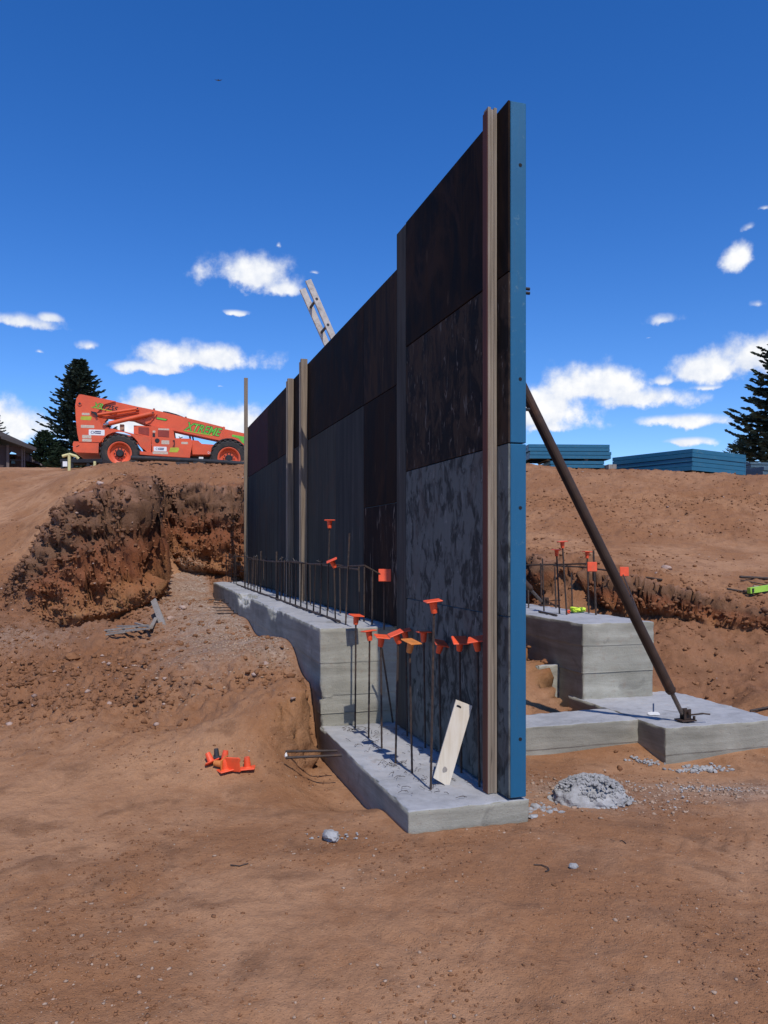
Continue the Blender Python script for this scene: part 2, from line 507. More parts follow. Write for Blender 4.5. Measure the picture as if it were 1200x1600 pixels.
M['ply_slate'] = form_ply('slate_form_plywood', (0.066, 0.066, 0.060), (0.040, 0.041, 0.039), (0.11, 0.105, 0.095), 0.5, 0.18, (7, 7, 0.5), 0.66, 0.6)
M['ply_green'] = form_ply('grey_green_form_plywood', (0.075, 0.073, 0.062), (0.048, 0.047, 0.040), (0.11, 0.105, 0.092), 0.5, 0.18, (7, 7, 0.5), 0.66, 0.6)
M['ply_brown'] = form_ply('worn_brown_form_plywood', (0.050, 0.032, 0.022), (0.018, 0.014, 0.013), (0.13, 0.09, 0.06), 0.5, 0.15, (8, 8, 1.0), 0.66, 0.55)
M['ply_red'] = form_ply('red_brown_form_plywood', (0.075, 0.032, 0.034), (0.045, 0.022, 0.024), (0.10, 0.055, 0.05), 0.5, 0.25, (4, 4, 0.7), 0.72, 0.5)
M['ply_peeled'] = form_ply('peeled_dark_form_plywood', (0.022, 0.014, 0.012), (0.012, 0.010, 0.010), (0.21, 0.17, 0.14), 0.5, 0.15, (7, 7, 2.0), 0.60, 0.5)
M['filler'] = form_ply('grey_filler_board', (0.095, 0.090, 0.080), (0.060, 0.058, 0.052), (0.14, 0.13, 0.115), 0.5, 0.2, (10, 10, 0.8), 0.66, 0.7)

def blue_steel(name, c0, c1, worn, thr=0.62):
    m, t, b = new_mat(name)
    v = objvec(t)
    n1 = t.noise(v, 2.0, 5, 0.6); n2 = t.noise(t.mapping(v, (26, 26, 2.0)), 1, 4, 0.6); n3 = t.noise(v, 22, 5, 0.7)
    c = t.mix(t.math('ADD', t.math('MULTIPLY', n1, 0.6), t.math('MULTIPLY', n2, 0.4)), c0, c1)
    c = t.mix(t.math('MULTIPLY', t.smooth(t.math('ADD', t.math('MULTIPLY', n3, 0.7), t.math('MULTIPLY', n1, 0.3)), thr, thr + 0.08), 0.8), c, worn)
    c = t.mix(t.math('MULTIPLY', t.smooth(n2, 0.58, 0.75), 0.35), c, (0.04, 0.06, 0.075))
    t.set(b.inputs['Base Color'], c)
    b.inputs['Roughness'].default_value = 0.5
    bump(t, b, t.math('ADD', n3, n2), 0.2, 0.004)
    return m
M['blue'] = blue_steel('blue_painted_form_edge', (0.005, 0.078, 0.165), (0.009, 0.130, 0.265), (0.07, 0.17, 0.25), 0.58)
M['blue_stack'] = blue_steel('blue_stacked_form_edge', (0.008, 0.085, 0.16), (0.014, 0.15, 0.26), (0.10, 0.17, 0.20), 0.56)
M['grey_stack'] = blue_steel('blue_grey_stacked_form_edge', (0.045, 0.085, 0.115), (0.08, 0.14, 0.18), (0.22, 0.27, 0.29), 0.55)

def wood(name, lo, mid, hi, sc=(40, 40, 1.6), rough=0.8, knots=True):
    m, t, b = new_mat(name)
    v = objvec(t)
    g = t.noise(t.mapping(v, sc), 1.0, 5, 0.6, 0.8)
    g2 = t.noise(t.mapping(v, tuple(s * 3 for s in sc)), 1.0, 3, 0.6)
    big = t.noise(v, 2.0, 3)
    f = t.math('ADD', t.math('MULTIPLY', g, 0.6), t.math('ADD', t.math('MULTIPLY', g2, 0.2), t.math('MULTIPLY', big, 0.2)))
    c = t.ramp(f, [(0.32, lo), (0.5, mid), (0.68, hi)])
    if knots:
        k = t.voro(t.mapping(v, (7, 7, 1.4)), 1.0)
        c = t.mix(t.math('MULTIPLY', t.smooth(k, 0.11, 0.04), 0.7), c, tuple(x * 0.5 for x in lo))
    t.set(b.inputs['Base Color'], c); b.inputs['Roughness'].default_value = rough
    bump(t, b, t.math('ADD', g, g2), 0.35, 0.004)
    return m
M['grey_wood'] = wood('weathered_lumber', (0.11, 0.086, 0.062), (0.25, 0.20, 0.152), (0.37, 0.31, 0.245), (55, 55, 1.2))
M['tan_wood'] = wood('brown_lumber', (0.12, 0.085, 0.058), (0.22, 0.165, 0.115), (0.32, 0.25, 0.18), (40, 40, 1.2))
M['red_wood'] = wood('red_brown_board_edge', (0.070, 0.020, 0.011), (0.12, 0.032, 0.016), (0.16, 0.048, 0.026), (40, 40, 1.0), knots=False)
M['pale_wood'] = wood('fresh_pale_lumber', (0.60, 0.49, 0.35), (0.72, 0.63, 0.50), (0.78, 0.71, 0.60), (22, 22, 1.6))
M['old_plank'] = wood('grey_plank', (0.17, 0.14, 0.115), (0.28, 0.245, 0.21), (0.38, 0.34, 0.30), (30, 30, 1.0))
M['ladder'] = simple('paint_spattered_ladder_rail', (0.52, 0.47, 0.42), 0.6, 0.0, 0.2, 14, 0.2, dirt=(0.20, 0.13, 0.09), dirt_amt=0.8)
M['rung'] = simple('dark_ladder_rung', (0.05, 0.045, 0.045), 0.5, 0.3)
M['rebar'] = simple('rusty_rebar', (0.060, 0.043, 0.036), 0.75, 0.3, 0.35, 30, 0.5, dirt=(0.15, 0.07, 0.035), dirt_amt=0.6)
M['rebar_grey'] = simple('grey_rebar', (0.11, 0.105, 0.105), 0.6, 0.4, 0.3, 30, 0.5, dirt=(0.14, 0.08, 0.05), dirt_amt=0.5)
M['brace'] = simple('rusty_brace_pipe', (0.052, 0.030, 0.020), 0.65, 0.25, 0.35, 5, 0.3, dirt=(0.13, 0.06, 0.032), dirt_amt=0.7)
M['brace_steel'] = simple('worn_brace_thread', (0.15, 0.12, 0.10), 0.5, 0.6, 0.3, 20)
M['cap'] = simple('orange_plastic_cap', (0.85, 0.098, 0.030), 0.5, 0.0, 0.10, 20, 0.1, dirt=(0.48, 0.13, 0.06), dirt_amt=0.45)
M['cap_old'] = simple('faded_yellow_orange_cap', (0.60, 0.20, 0.045), 0.6, 0.0, 0.15, 20, 0.1, dirt=(0.36, 0.15, 0.06), dirt_amt=0.6)
M['cap_dark'] = simple('dark_plastic_cap', (0.03, 0.032, 0.035), 0.5)
M['white_scrap'] = simple('white_scrap', (0.75, 0.74, 0.72), 0.8)
M['neon'] = simple('neon_yellow_cloth', (0.62, 0.80, 0.06), 0.8, 0, 0.1, 8)
M['lime'] = simple('lime_green_plastic', (0.36, 0.62, 0.07), 0.5, 0, 0.12, 10)
M['lime_dark'] = simple('dark_plastic', (0.02, 0.025, 0.02), 0.5)
M['blue_pin'] = simple('blue_grey_pin', (0.06, 0.09, 0.17), 0.45, 0.5)
M['steel_dark'] = simple('dark_steel', (0.03, 0.03, 0.033), 0.5, 0.5)
M['hole'] = simple('dark_hole', (0.008, 0.008, 0.010), 0.9)
M['black_pipe'] = simple('dusty_black_pipe', (0.022, 0.022, 0.024), 0.65, 0.0, 0.3, 4, 0.1, dirt=(0.12, 0.075, 0.05), dirt_amt=0.4)
M['pale_yellow'] = simple('pale_yellow_paint', (0.62, 0.56, 0.26), 0.6)
# machine
M['orange'] = simple('orange_machine_paint', (0.72, 0.105, 0.034), 0.42, 0.0, 0.10, 2.0, 0.0, dirt=(0.46, 0.11, 0.05), dirt_amt=0.55)
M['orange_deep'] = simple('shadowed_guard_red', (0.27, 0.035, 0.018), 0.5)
M['tyre'] = simple('dusty_tyre_rubber', (0.028, 0.026, 0.025), 0.85, 0, 0.3, 5, 0.3, dirt=(0.15, 0.09, 0.06), dirt_amt=0.55)
M['black'] = simple('black_trim', (0.012, 0.012, 0.014), 0.5)
M['chrome'] = simple('cylinder_steel', (0.5, 0.5, 0.5), 0.25, 0.9)
M['tan_metal'] = simple('tan_upright', (0.42, 0.24, 0.16), 0.6)
M['sticker'] = simple('white_sticker', (0.80, 0.80, 0.80), 0.5, 0, 0.03)
M['sticker_grey'] = simple('worn_cream_sticker', (0.55, 0.46, 0.36), 0.6, 0, 0.25, 30)
M['navy'] = simple('navy_print', (0.015, 0.022, 0.10), 0.5)
M['green_print'] = simple('green_print', (0.13, 0.50, 0.045), 0.5)
M['lime_print'] = simple('yellow_green_print', (0.42, 0.45, 0.035), 0.5)
M['dark_print'] = simple('dark_print', (0.014, 0.008, 0.010), 0.5)
# background
M['needles'] = simple('spruce_needles', (0.040, 0.066, 0.046), 0.75, 0, 0.5, 1.5)
M['needles_green'] = simple('green_needles', (0.036, 0.068, 0.028), 0.75, 0, 0.5, 1.5)
M['bark'] = simple('spruce_bark', (0.07, 0.05, 0.04), 0.9, 0, 0.3, 5, 0.4)
def shingles():
    m, t, b = new_mat('roof_shingles')
    v = t.node('ShaderNodeTexCoord').outputs['Object']
    br = t.node('ShaderNodeTexBrick', {'Vector': t.mapping(v, (1, 1, 1)), 'Color1': (0.13, 0.11, 0.115, 1), 'Color2': (0.20, 0.175, 0.18, 1), 'Mortar': (0.07, 0.06, 0.06, 1), 'Scale': 3.0})
    t.set(b.inputs['Base Color'], br.outputs[0]); b.inputs['Roughness'].default_value = 0.9
    return m
M['shingles'] = shingles()
M['wall_dark'] = simple('brown_house_wall', (0.075, 0.050, 0.045), 0.85, 0, 0.15, 2)
M['trim_dark'] = simple('dark_trim', (0.045, 0.036, 0.034), 0.7)
M['post_grey'] = simple('grey_brown_post', (0.13, 0.10, 0.09), 0.8)
M['glass_dark'] = simple('dark_window', (0.012, 0.012, 0.014), 0.1)
# ------------------------------------------------------------------ terrain
def W3(px, py, Y):
    p = P(px, py, Y); return (p.x, p.y, p.z)
def G3(px, py, z):
    p = onz(px, py, z); return (p.x, p.y, p.z)
LOW = [  # excavation floor, foreground, talus
    (-6, 0, 0.0), (0, 0, 0.0), (6, 0, 0.0), (-3, 2.5, 0.0), (0, 2.6, 0.01), (3, 2.5, 0.0), (-6, 4, 0.02), (7, 5, 0.0),
    (-0.9, 4.0, 0.02), (0.4, 4.0, 0.05), (1.2, 4.3, 0.03), (-2.0, 4.6, 0.03),
    W3(100, 1250, 4.95), W3(330, 1200, 5.45), W3(440, 1180, 5.6), W3(560, 1255, 4.95), W3(490, 1190, 5.6),
    W3(474, 1075, 6.35), W3(430, 1100, 6.0), W3(440, 1010, 7.6), W3(400, 1040, 7.1), W3(300, 1040, 7.2), W3(380, 1000, 8.3),
    W3(200, 1080, 7.2), W3(100, 1100, 7.4), W3(0, 1110, 7.6), W3(-200, 1110, 7.6), W3(300, 1000, 9.0), W3(300, 1120, 6.5), W3(200, 1150, 6.1),
    W3(350, 970, 10.5), W3(300, 942, 13.0), W3(300, 935, 15.0), W3(350, 935, 15.0), W3(400, 990, 9.9), W3(440, 995, 8.9), W3(480, 1010, 7.6),
    W3(240, 1000, 10.3), W3(150, 1040, 9.3), W3(60, 1050, 9.4), W3(0, 1050, 9.6), W3(-200, 1050, 9.6),
    W3(200, 984, 12.0), W3(120, 988, 12.1), W3(60, 985, 12.4), W3(0, 960, 12.8), W3(0, 1000, 11.4), W3(-200, 960, 12.8),
    W3(240, 950, 13.0), W3(110, 985, 12.7), W3(170, 985, 11.9), W3(220, 968, 12.7), W3(60, 880, 14.3), W3(-200, 860, 16), W3(0, 860, 16),
    # right hand side
    W3(830, 1182, 6.45), W3(990, 1172, 6.65), W3(1040, 1197, 6.40), W3(1198, 1180, 6.6), W3(930, 1252, 5.1), W3(1200, 1250, 5.2), W3(1060, 1240, 5.4),
    W3(830, 1270, 4.75), W3(1100, 1290, 4.7), W3(1300, 1180, 6.8),
    (*Lw(1.0, 1.95)[:2], 0.02), (*Lw(1.2, 2.5)[:2], 0.32), (*Lw(1.2, 3.0)[:2], 0.47), (*Lw(1.2, 4.5)[:2], 0.52), (*Lw(1.0, 7)[:2], 0.52), (*Lw(1.0, 10)[:2], 0.55),
    (*Lw(0.3, 2.2)[:2], 0.2), (*Lw(0.3, 3.2)[:2], 0.5),
    W3(1100, 1108, 7.75), W3(1045, 1090, 7.9), W3(1100, 1050, 8.6), W3(1180, 1005, 9.2), W3(1050, 1005, 9.0), W3(1200, 1090, 7.4), W3(1300, 1090, 7.6), W3(1320, 1000, 9.2),
    W3(860, 930, 11.0), W3(830, 925, 12.2), (*Lw(3.2, 5.5)[:2], 0.6), (*Lw(3.2, 4.0)[:2], 0.5),
    (*Lw(-1.2, 4.5)[:2], 0.56), (*Lw(-1.2, 7.5)[:2], 0.57), (*Lw(-1.2, 10.5)[:2], 0.60), (*Lw(-0.7, 2.6)[:2], 0.52),
    (0, 16, 0.6), (3, 14, 0.6), (9, 8, 0.4), (-9, 4, 0.02), (12, 0, 0),
]
HIGH = [  # original grade, ramp, spoil ridges, bench, berm
    W3(0, 960, 12.8), W3(-200, 960, 12.8), W3(0, 900, 14.6), W3(0, 860, 16), W3(0, 800, 20), W3(0, 733, 24.6), W3(60, 800, 19), W3(60, 870, 15.0), W3(90, 733, 24.6),
    W3(-200, 860, 16), W3(-200, 790, 20.5), W3(-200, 733, 24.6), W3(75, 755, 21.5), W3(95, 800, 16.4), W3(80, 850, 14.4), W3(90, 745, 22.5),
    W3(118, 790, 13.3), W3(150, 768, 13.4), W3(235, 772, 13.2), W3(190, 760, 14.0), W3(215, 755, 15.5), W3(150, 755, 15.5), W3(130, 755, 17.0),
    W3(125, 737, 20.3), W3(200, 732, 20.8), W3(300, 732, 20.8), W3(380, 735, 20.4), W3(165, 733, 20.8), W3(105, 738, 21.5),
    W3(260, 764, 17.3), W3(370, 760, 17.4), W3(300, 760, 17.3), W3(250, 745, 18.6), W3(350, 745, 18.6),
    (-14, 26.5, 4.27), (-8, 26.5, 4.27), (-3, 26.5, 4.27), (-8, 29, 4.27), (-4, 30, 4.27), (-14, 30, 4.25), (-20, 30, 4.2),
    W3(500, 755, 17.5), W3(600, 790, 16), W3(500, 736, 20.2), W3(650, 736, 20.2), (0, 26, 4.2),
    W3(830, 866, 12.6), W3(900, 872, 11.8), W3(1000, 893, 10.8), W3(1100, 905, 10.6), W3(1200, 925, 10.3), W3(1200, 880, 12.5), W3(1000, 868, 13), W3(1300, 930, 10.3), W3(1320, 880, 12.6),
    W3(935, 885, 11.0), W3(1040, 908, 10.0), W3(1140, 930, 9.9), W3(1210, 945, 9.8),
    W3(830, 842, 14.0), W3(830, 790, 16.7), W3(830, 727, 20.0), W3(900, 739, 19.7), W3(1000, 737, 19.6), W3(1100, 745, 19.2), W3(1200, 754, 18.4), W3(1330, 762, 17.5),
    W3(1000, 800, 16.4), W3(1200, 822, 15.4), W3(1330, 830, 15.4), W3(700, 800, 16.7), W3(700, 850, 14), W3(1000, 848, 14.2), W3(1200, 862, 13.6),
    (6, 22.5, 3.62), (10, 22.5, 3.50), (4, 22.5, 3.62), (14, 22, 3.3), (8, 30, 3.6), (16, 30, 3.4), (2, 30, 3.9),
    (-9, 13, 0.6), (-9, 8, 0.05), (9, 9, 0.55), (14, 9, 0.5),
]
def rbf_fit(pts, c=0.35, lam=0.004):
    p = np.array(pts, float); n = len(p)
    D = np.sqrt(((p[:, None, :2] - p[None, :, :2]) ** 2).sum(-1) + c * c)
    A = np.zeros((n + 3, n + 3)); A[:n, :n] = D - lam * np.eye(n) * -1
    A[:n, n] = 1; A[:n, n + 1:] = p[:, :2]; A[n:, :n] = A[:n, n:].T
    s = np.linalg.solve(A, np.concatenate([p[:, 2], [0, 0, 0]]))
    return p[:, :2].astype(np.float32), s.astype(np.float32), c
def rbf_eval(fit, X, Y):
    p, s, c = fit; n = len(p)
    out = (s[n] + s[n + 1] * X + s[n + 2] * Y).astype(np.float32)
    for i in range(n):
        out += s[i] * np.sqrt((X - p[i, 0]) ** 2 + (Y - p[i, 1]) ** 2 + c * c)
    return out
FL = rbf_fit(LOW); FH = rbf_fit(HIGH)
# rim of the excavation: (X, Y, width of the slope below it)
RIM = [(-30, 12.8, 1.2), (-9, 12.9, 1.2), (-6.4, 13.3, 1.2), (-5.45, 13.35, 0.8), (-4.9, 13.3, 0.6), (-4.28, 13.35, 0.42),
       (-4.55, 15.0, 0.30), (-5.05, 16.6, 0.35), (-4.7, 17.2, 0.40), (-3.0, 17.2, 0.40), (-1.0, 17.0, 0.5), (0.8, 15.2, 0.5),
       (1.7, 13.2, 0.45), (2.25, 12.1, 0.28), (2.75, 11.0, 0.26), (3.15, 10.1, 0.24), (3.9, 9.75, 0.26), (4.75, 9.55, 0.30), (6.5, 9.2, 0.5), (10, 9.0, 0.6), (30, 9.0, 0.6)]
def rim_dist(X, Y):
    """signed distance to the rim (positive on the high side) and slope width there"""
    best = np.full(X.shape, 1e9, np.float32); wid = np.zeros(X.shape, np.float32)
    for (x0, y0, w0), (x1, y1, w1) in zip(RIM[:-1], RIM[1:]):
        dx, dy = x1 - x0, y1 - y0; L2 = dx * dx + dy * dy
        t = np.clip(((X - x0) * dx + (Y - y0) * dy) / L2, 0, 1)
        d = np.hypot(X - x0 - t * dx, Y - y0 - t * dy)
        m = d < best
        best = np.where(m, d, best); wid = np.where(m, w0 + t * (w1 - w0), wid)
    # inside test: even-odd on the polygon rim + far low side
    poly = [(x, y) for x, y, _ in RIM] + [(30, -40), (-30, -40)]
    ins = np.zeros(X.shape, bool)
    for (x0, y0), (x1, y1) in zip(poly, poly[1:] + poly[:1]):
        if y0 == y1: continue
        c = ((Y < y0) != (Y < y1)) & (X < (x1 - x0) * (Y - y0) / (y1 - y0) + x0)
        ins ^= c
    return np.where(ins, -best, best), wid
def ground_base(X, Y, full=False):
    X = np.asarray(X, np.float32); Y = np.asarray(Y, np.float32)
    sh = X.shape; X = X.ravel(); Y = Y.ravel()
    Yc = np.minimum(Y, 29.5)
    z0 = rbf_eval(FL, X, np.minimum(Y, 17.5)); z1 = rbf_eval(FH, X, Yc)
    d, wd = rim_dist(X, Y)
    p3 = np.stack([X, Y, 0 * X], -1)
    d = d + 0.16 * pnoise(p3 * 1.7) + 0.03 * pnoise(p3 * 5.3 + 9)
    t = sstep(d, -wd, wd * 0.12)
    # leave small ledges on the cut
    lx, ly = to_local(X, Y)
    # narrow trench along the left footing
    e = -0.80 - 0.05 * pnoise(p3 * 2.3 + 3)
    tr = sstep(lx, e - 0.06 - 0.38 * (1 - sstep(ly, 1.2, 1.6)), e + 0.05) * sstep(-lx, -0.2, 0.0) * sstep(ly, 0.0, 0.5) * (1 - sstep(ly, 1.85, 2.2))
    z0 = z0 + (np.minimum(z0, -0.10) - z0) * tr
    # gap dug along the left side of the high block
    tr2 = sstep(lx, 1.66, 1.76) * (1 - sstep(lx, 2.3, 2.4)) * sstep(ly, 1.7, 1.9) * (1 - sstep(ly, 4.4, 5.4))
    z0 = z0 + (np.minimum(z0, -0.02) - z0) * tr2
    # keep the soil below the cast concrete
    def keep(z, x0, x1, y0, y1, top):
        m = sstep(lx, x0 - .05, x0 + .05) * sstep(-lx, -x1 - .05, -x1 + .05) * sstep(ly, y0 - .05, y0 + .05) * sstep(-ly, -y1 - .05, -y1 + .05)
        return z + (np.minimum(z, top) - z) * m
    z0 = keep(z0, -0.60, 0.10, -0.40, 1.78, -0.05)
    z0 = keep(z0, -0.60, 0.75, 1.9, 11, 0.65)
    z0 = keep(z0, 0.1, 2.0, 1.28, 1.75, 0.05)
    z0 = keep(z0, 2.0, 3.15, 0.92, 2.3, 0.02)
    z0 = keep(z0, 2.05, 2.80, 2.2, 12, 0.6)
    z = z0 + (z1 - z0) * t
    if not full: return z.reshape(sh)
    near = np.exp(-np.maximum(np.abs(d) - wd * 0.5, 0) / 1.2)
    return z.reshape(sh), dict(t=t.reshape(sh), d=d.reshape(sh), wd=wd.reshape(sh), near=near.reshape(sh))
def gz(x, y):
    return float(ground_base(np.array([x]), np.array([y]))[0])

def make_ground():
    NU, NV, NF = 660, 1150, 2600
    u = np.linspace(-1.0, 1.0, NU); u = 0.74 * u * (0.75 + 0.25 * u * u)
    Y0, Y1, YO = -1.2, 33.0, -3.0
    yf = Y0 + (Y1 - Y0) * np.linspace(0, 1, NF) ** 1.25
    rows = []
    us = u[::4]; XX = (yf[None, :] - YO) * us[:, None]; YY = np.broadcast_to(yf[None, :], XX.shape)
    Z = ground_base(XX, YY)
    dz = np.diff(Z, axis=1); dy = np.diff(yf)[None, :]
    ym = np.maximum((yf[1:] + yf[:-1]) / 2, 0.6)[None, :]
    # apparent size: vertical extent and foreshortened ground
    wgt = (1.15 * np.abs(dz) + dy * np.clip(1.6 / ym, 0.16, 1.0)) / (ym + 1.6)
    # one common spacing for all columns, dense where any column is steep
    wc = 0.45 * wgt.mean(0) + 0.55 * np.percentile(wgt, 96, axis=0)
    ker = np.hanning(61); ker /= ker.sum(); wc = np.convolve(np.pad(wc, 30, mode='edge'), ker, mode='valid')
    cum = np.concatenate([[0], np.cumsum(wc)]); cum /= cum[-1]
    yrow = np.interp(np.linspace(0, 1, NV), cum, yf)
    Yg = np.repeat(yrow[None, :], NU, axis=0)
    Xg = (Yg - YO) * u[:, None]
    Zg, A = ground_base(Xg, Yg, True)
    Pg = np.stack([Xg, Yg, Zg], -1).astype(np.float32)
    # normals
    du = np.gradient(Pg, axis=0); dv = np.gradient(Pg, axis=1)
    N = np.cross(du, dv); N /= np.linalg.norm(N, axis=-1, keepdims=True) + 1e-9
    steep = 1 - np.clip(N[..., 2], 0, 1)
    trz = np.exp(-np.maximum(np.abs(to_local(Xg, Yg)[0] + 0.8) - 0.35, 0) / 0.1) * (Yg < 8.5)
    cut = sstep(steep, 0.28, 0.6) * (1 - 0.7 * trz)
    flat = Pg.reshape(-1, 3)
    lx, ly = to_local(Xg, Yg)
    # how disturbed the soil is
    left_talus = sstep(Yg, 5.4, 7.2) * sstep(-Xg, 0.15, 0.9) * (1 - sstep(Yg, 14.5, 16.5)) * (1 - 0.55 * sstep(-Xg - 0.05 * Yg, 6.2, 8.0))
    ridge = sstep(Yg, 16.5, 18) * sstep(Xg + 0.40 * Yg, 0.0, 1.5) * (1 - sstep(Yg, 24, 26)) * (Xg < 1)
    berm = sstep(Yg, 13.5, 15) * (Xg > 0) * (1 - sstep(Yg, 21, 23)) * 0.6
    redslope = sstep(lx, 2.6, 3.0) * sstep(Yg, 7.2, 8.0) * (1 - sstep(Yg, 9.5, 10)) * 0.5
    rough = np.clip(np.maximum.reduce([left_talus, ridge, berm, redslope, 0.9 * A['near'], cut]), 0, 1)
    edge_pt = np.exp(-((Xg + 0.345 * Yg) / 0.03 / np.maximum(Yg, 1)) ** 2) * 0
    path = sstep(-lx, 0.55, 0.75) * (1 - sstep(-lx, 1.3, 2.3)) * sstep(ly, 2.0, 3.2) * (1 - sstep(A['t'], 0.02, 0.2))
    rough = rough * (1 - 0.8 * path)
    gravel = path * (0.55 + 0.45 * (1 - sstep(-lx, 0.7, 2.0)))
    gp = onz(1150, 1225, -0.03)
    gravel = np.maximum(gravel, 0.75 * np.exp(-(((Xg - gp.x) / 0.9) ** 2 + ((Yg - gp.y) / 0.35) ** 2)))
    gp2 = onz(930, 1240, -0.03)
    gravel = np.maximum(gravel, 0.85 * np.exp(-(((Xg - gp2.x) / 0.45) ** 2 + ((Yg - gp2.y) / 0.35) ** 2)))
    gp3 = W3(20, 1000, 11.4)
    gravel = np.maximum(gravel, 0.6 * np.exp(-(((Xg - gp3[0]) / 1.0) ** 2 + ((Yg - gp3[1]) / 1.0) ** 2)))
    talus = np.exp(-np.maximum(-A['d'] - 0.2, 0) / 1.9) * sstep(-Xg, 1.9, 3.2) * (A['d'] < 0.3) * (1 - 0.7 * path) * (1 - sstep(-Xg - 0.1 * Yg, 6.5, 9))
    talus = np.maximum(talus, 0.6 * redslope * 2)
    # relief
    r = rough.reshape(-1); c = cut.reshape(-1)
    b1 = fbm(flat, 0.55, 3); b2 = fbm(flat, 2.2, 4); b3 = fbm(flat, 7.0, 4, 0.55); rid = fbm(flat * np.array([1, 1, 1.6]), 1.6, 5, 0.55, True)
    rid2 = fbm(flat * np.array([1, 1, 1.4]), 5.0, 3, 0.55, True)
    fine = pnoise(flat * 24.0)
    h = 0.035 * b1 * (0.5 + r) + b2 * (0.016 + 0.11 * r) + b3 * (0.010 + 0.055 * r) + fine * (0.0035 + 0.008 * r)
    strat = pnoise(flat * np.array([0.7, 0.7, 6.5])) + 0.6 * pnoise(flat * np.array([1.6, 1.6, 15.0]) + 7)
    h += c * (0.085 * strat + rid * 0.20 + rid2 * 0.15 + 0.07 * fbm(flat, 11.0, 3, 0.6, True))
    h += (r * (1 - c)) * np.maximum(rid2, 0) * 0.07 + (r * (1 - c)) * 0.03 * fbm(flat, 13.0, 3, 0.6, True)
    # shallow wheel ruts swinging across the foreground
    rut = 0
    for (a0, b0, c0) in ((3.05, 0.10, 0.3), (3.55, 0.06, -0.2), (2.55, 0.16, 0.1)):
        yy = a0 + b0 * np.sin(Xg.reshape(-1) * 0.9 + c0) + 0.12 * Xg.reshape(-1) * c0
        rut = rut - np.exp(-((flat[:, 1] - yy) / 0.10) ** 2) * (0.5 + pnoise(flat * 1.3))
    h += 0.010 * rut * (1 - r)
    # worn tread prints of the machine's tyres, half trampled away
    for (a0, s0, q0, hw_) in ((3.15, 0.16, 0.035, 0.19), (3.95, 0.20, 0.03, 0.19), (2.62, -0.10, 0.03, 0.17)):
        xx = flat[:, 0]; dd = flat[:, 1] - (a0 + s0 * xx + q0 * xx * xx)
        band = 1 - sstep(np.abs(dd), hw_ * 0.75, hw_)
        lug = sstep(np.sin(2 * np.pi * (xx + np.abs(dd) * 0.55) / 0.135), -0.1, 0.5)
        worn = sstep(fbm(flat, 0.9, 3), -0.10, 0.22)
        h += (1 - r) * band * worn * (0.0085 * lug - 0.006)
    sx_ = flat * np.array([0.9, 3.4, 1]); sx_[:, 1] += 0.8 * np.sin(flat[:, 0] * 1.1) + 1.2 * pnoise(flat * 0.5)
    h += (1 - r) * (0.012 * fbm(sx_, 1.3, 3) + 0.006 * np.minimum(0, fbm(flat, 9.0, 2)))
    lim = np.clip(1.0 - tr_mask(lx, ly).reshape(-1), 0.06, 1); h += c * lim * 0.05 * fbm(flat, 16.0, 3, 0.6, True)
    h *= lim
    Nf = N.reshape(-1, 3)
    out = flat + Nf * h[:, None]
    out = out.reshape(NU, NV, 3)
    idx = np.arange(NU * NV).reshape(NU, NV)
    quads = np.stack([idx[:-1, :-1], idx[1:, :-1], idx[1:, 1:], idx[:-1, 1:]], -1).reshape(-1, 4)
    me = mesh_np('ground', out.reshape(-1, 3), quads)
    z_lo = rbf_eval(FL, Xg.reshape(-1).astype(np.float32), np.minimum(Yg, 17.5).reshape(-1).astype(np.float32))
    z_hi = rbf_eval(FH, Xg.reshape(-1).astype(np.float32), np.minimum(Yg, 29.5).reshape(-1).astype(np.float32))
    lay = np.clip((out[..., 2].reshape(-1) - z_lo) / np.maximum(z_hi - z_lo, 0.3), 0, 1)
    for nm, a in (('rough', r), ('cut', np.maximum(c, 0.0)), ('layer', lay), ('gravel', gravel.reshape(-1)), ('talus', np.clip(talus, 0, 1))):
        at = me.attributes.new(nm, 'FLOAT', 'POINT'); at.data.foreach_set('value', a.astype(np.float32).ravel())
    me.materials.append(M['dirt'])
    me.polygons.foreach_set('use_smooth', np.ones(len(quads), bool))
    o = bpy.data.objects.new('ground', me); COL.objects.link(o); o['kind'] = 'structure'
    return out.reshape(-1, 3), r, c, Nf, lx.reshape(-1), ly.reshape(-1), gravel.reshape(-1), lay
def tr_mask(lx, ly):
    """1 on and around the cast footings, where the soil must stay down"""
    def m(x0, x1, y0, y1, s=0.12):
        return sstep(lx, x0 - s, x0) * sstep(-lx, -x1 - s, -x1) * sstep(ly, y0 - s, y0) * sstep(-ly, -y1 - s, -y1)
    return np.maximum.reduce([m(-.62, .12, -.42, 1.8), m(-.62, .75, 1.8, 11), m(.1, 2.0, 1.27, 1.75), m(2.0, 3.15, .9, 2.3), m(2.03, 2.82, 2.16, 11.5)])
def mesh_np(name, verts, faces):
    me = bpy.data.meshes.new(name)
    n = faces.shape[1]
    me.vertices.add(len(verts)); me.vertices.foreach_set('co', np.ascontiguousarray(verts, np.float32).ravel())
    me.loops.add(faces.size); me.loops.foreach_set('vertex_index', np.ascontiguousarray(faces, np.int32).ravel())
    me.polygons.add(len(faces))
    me.polygons.foreach_set('loop_start', np.arange(0, faces.size, n, dtype=np.int32))
    try: me.polygons.foreach_set('loop_total', np.full(len(faces), n, np.int32))
    except Exception: pass
    me.update(calc_edges=True); me.validate()
    return me
GV, GR, GC, GN, GLX, GLY, GGR, GLAY = make_ground()

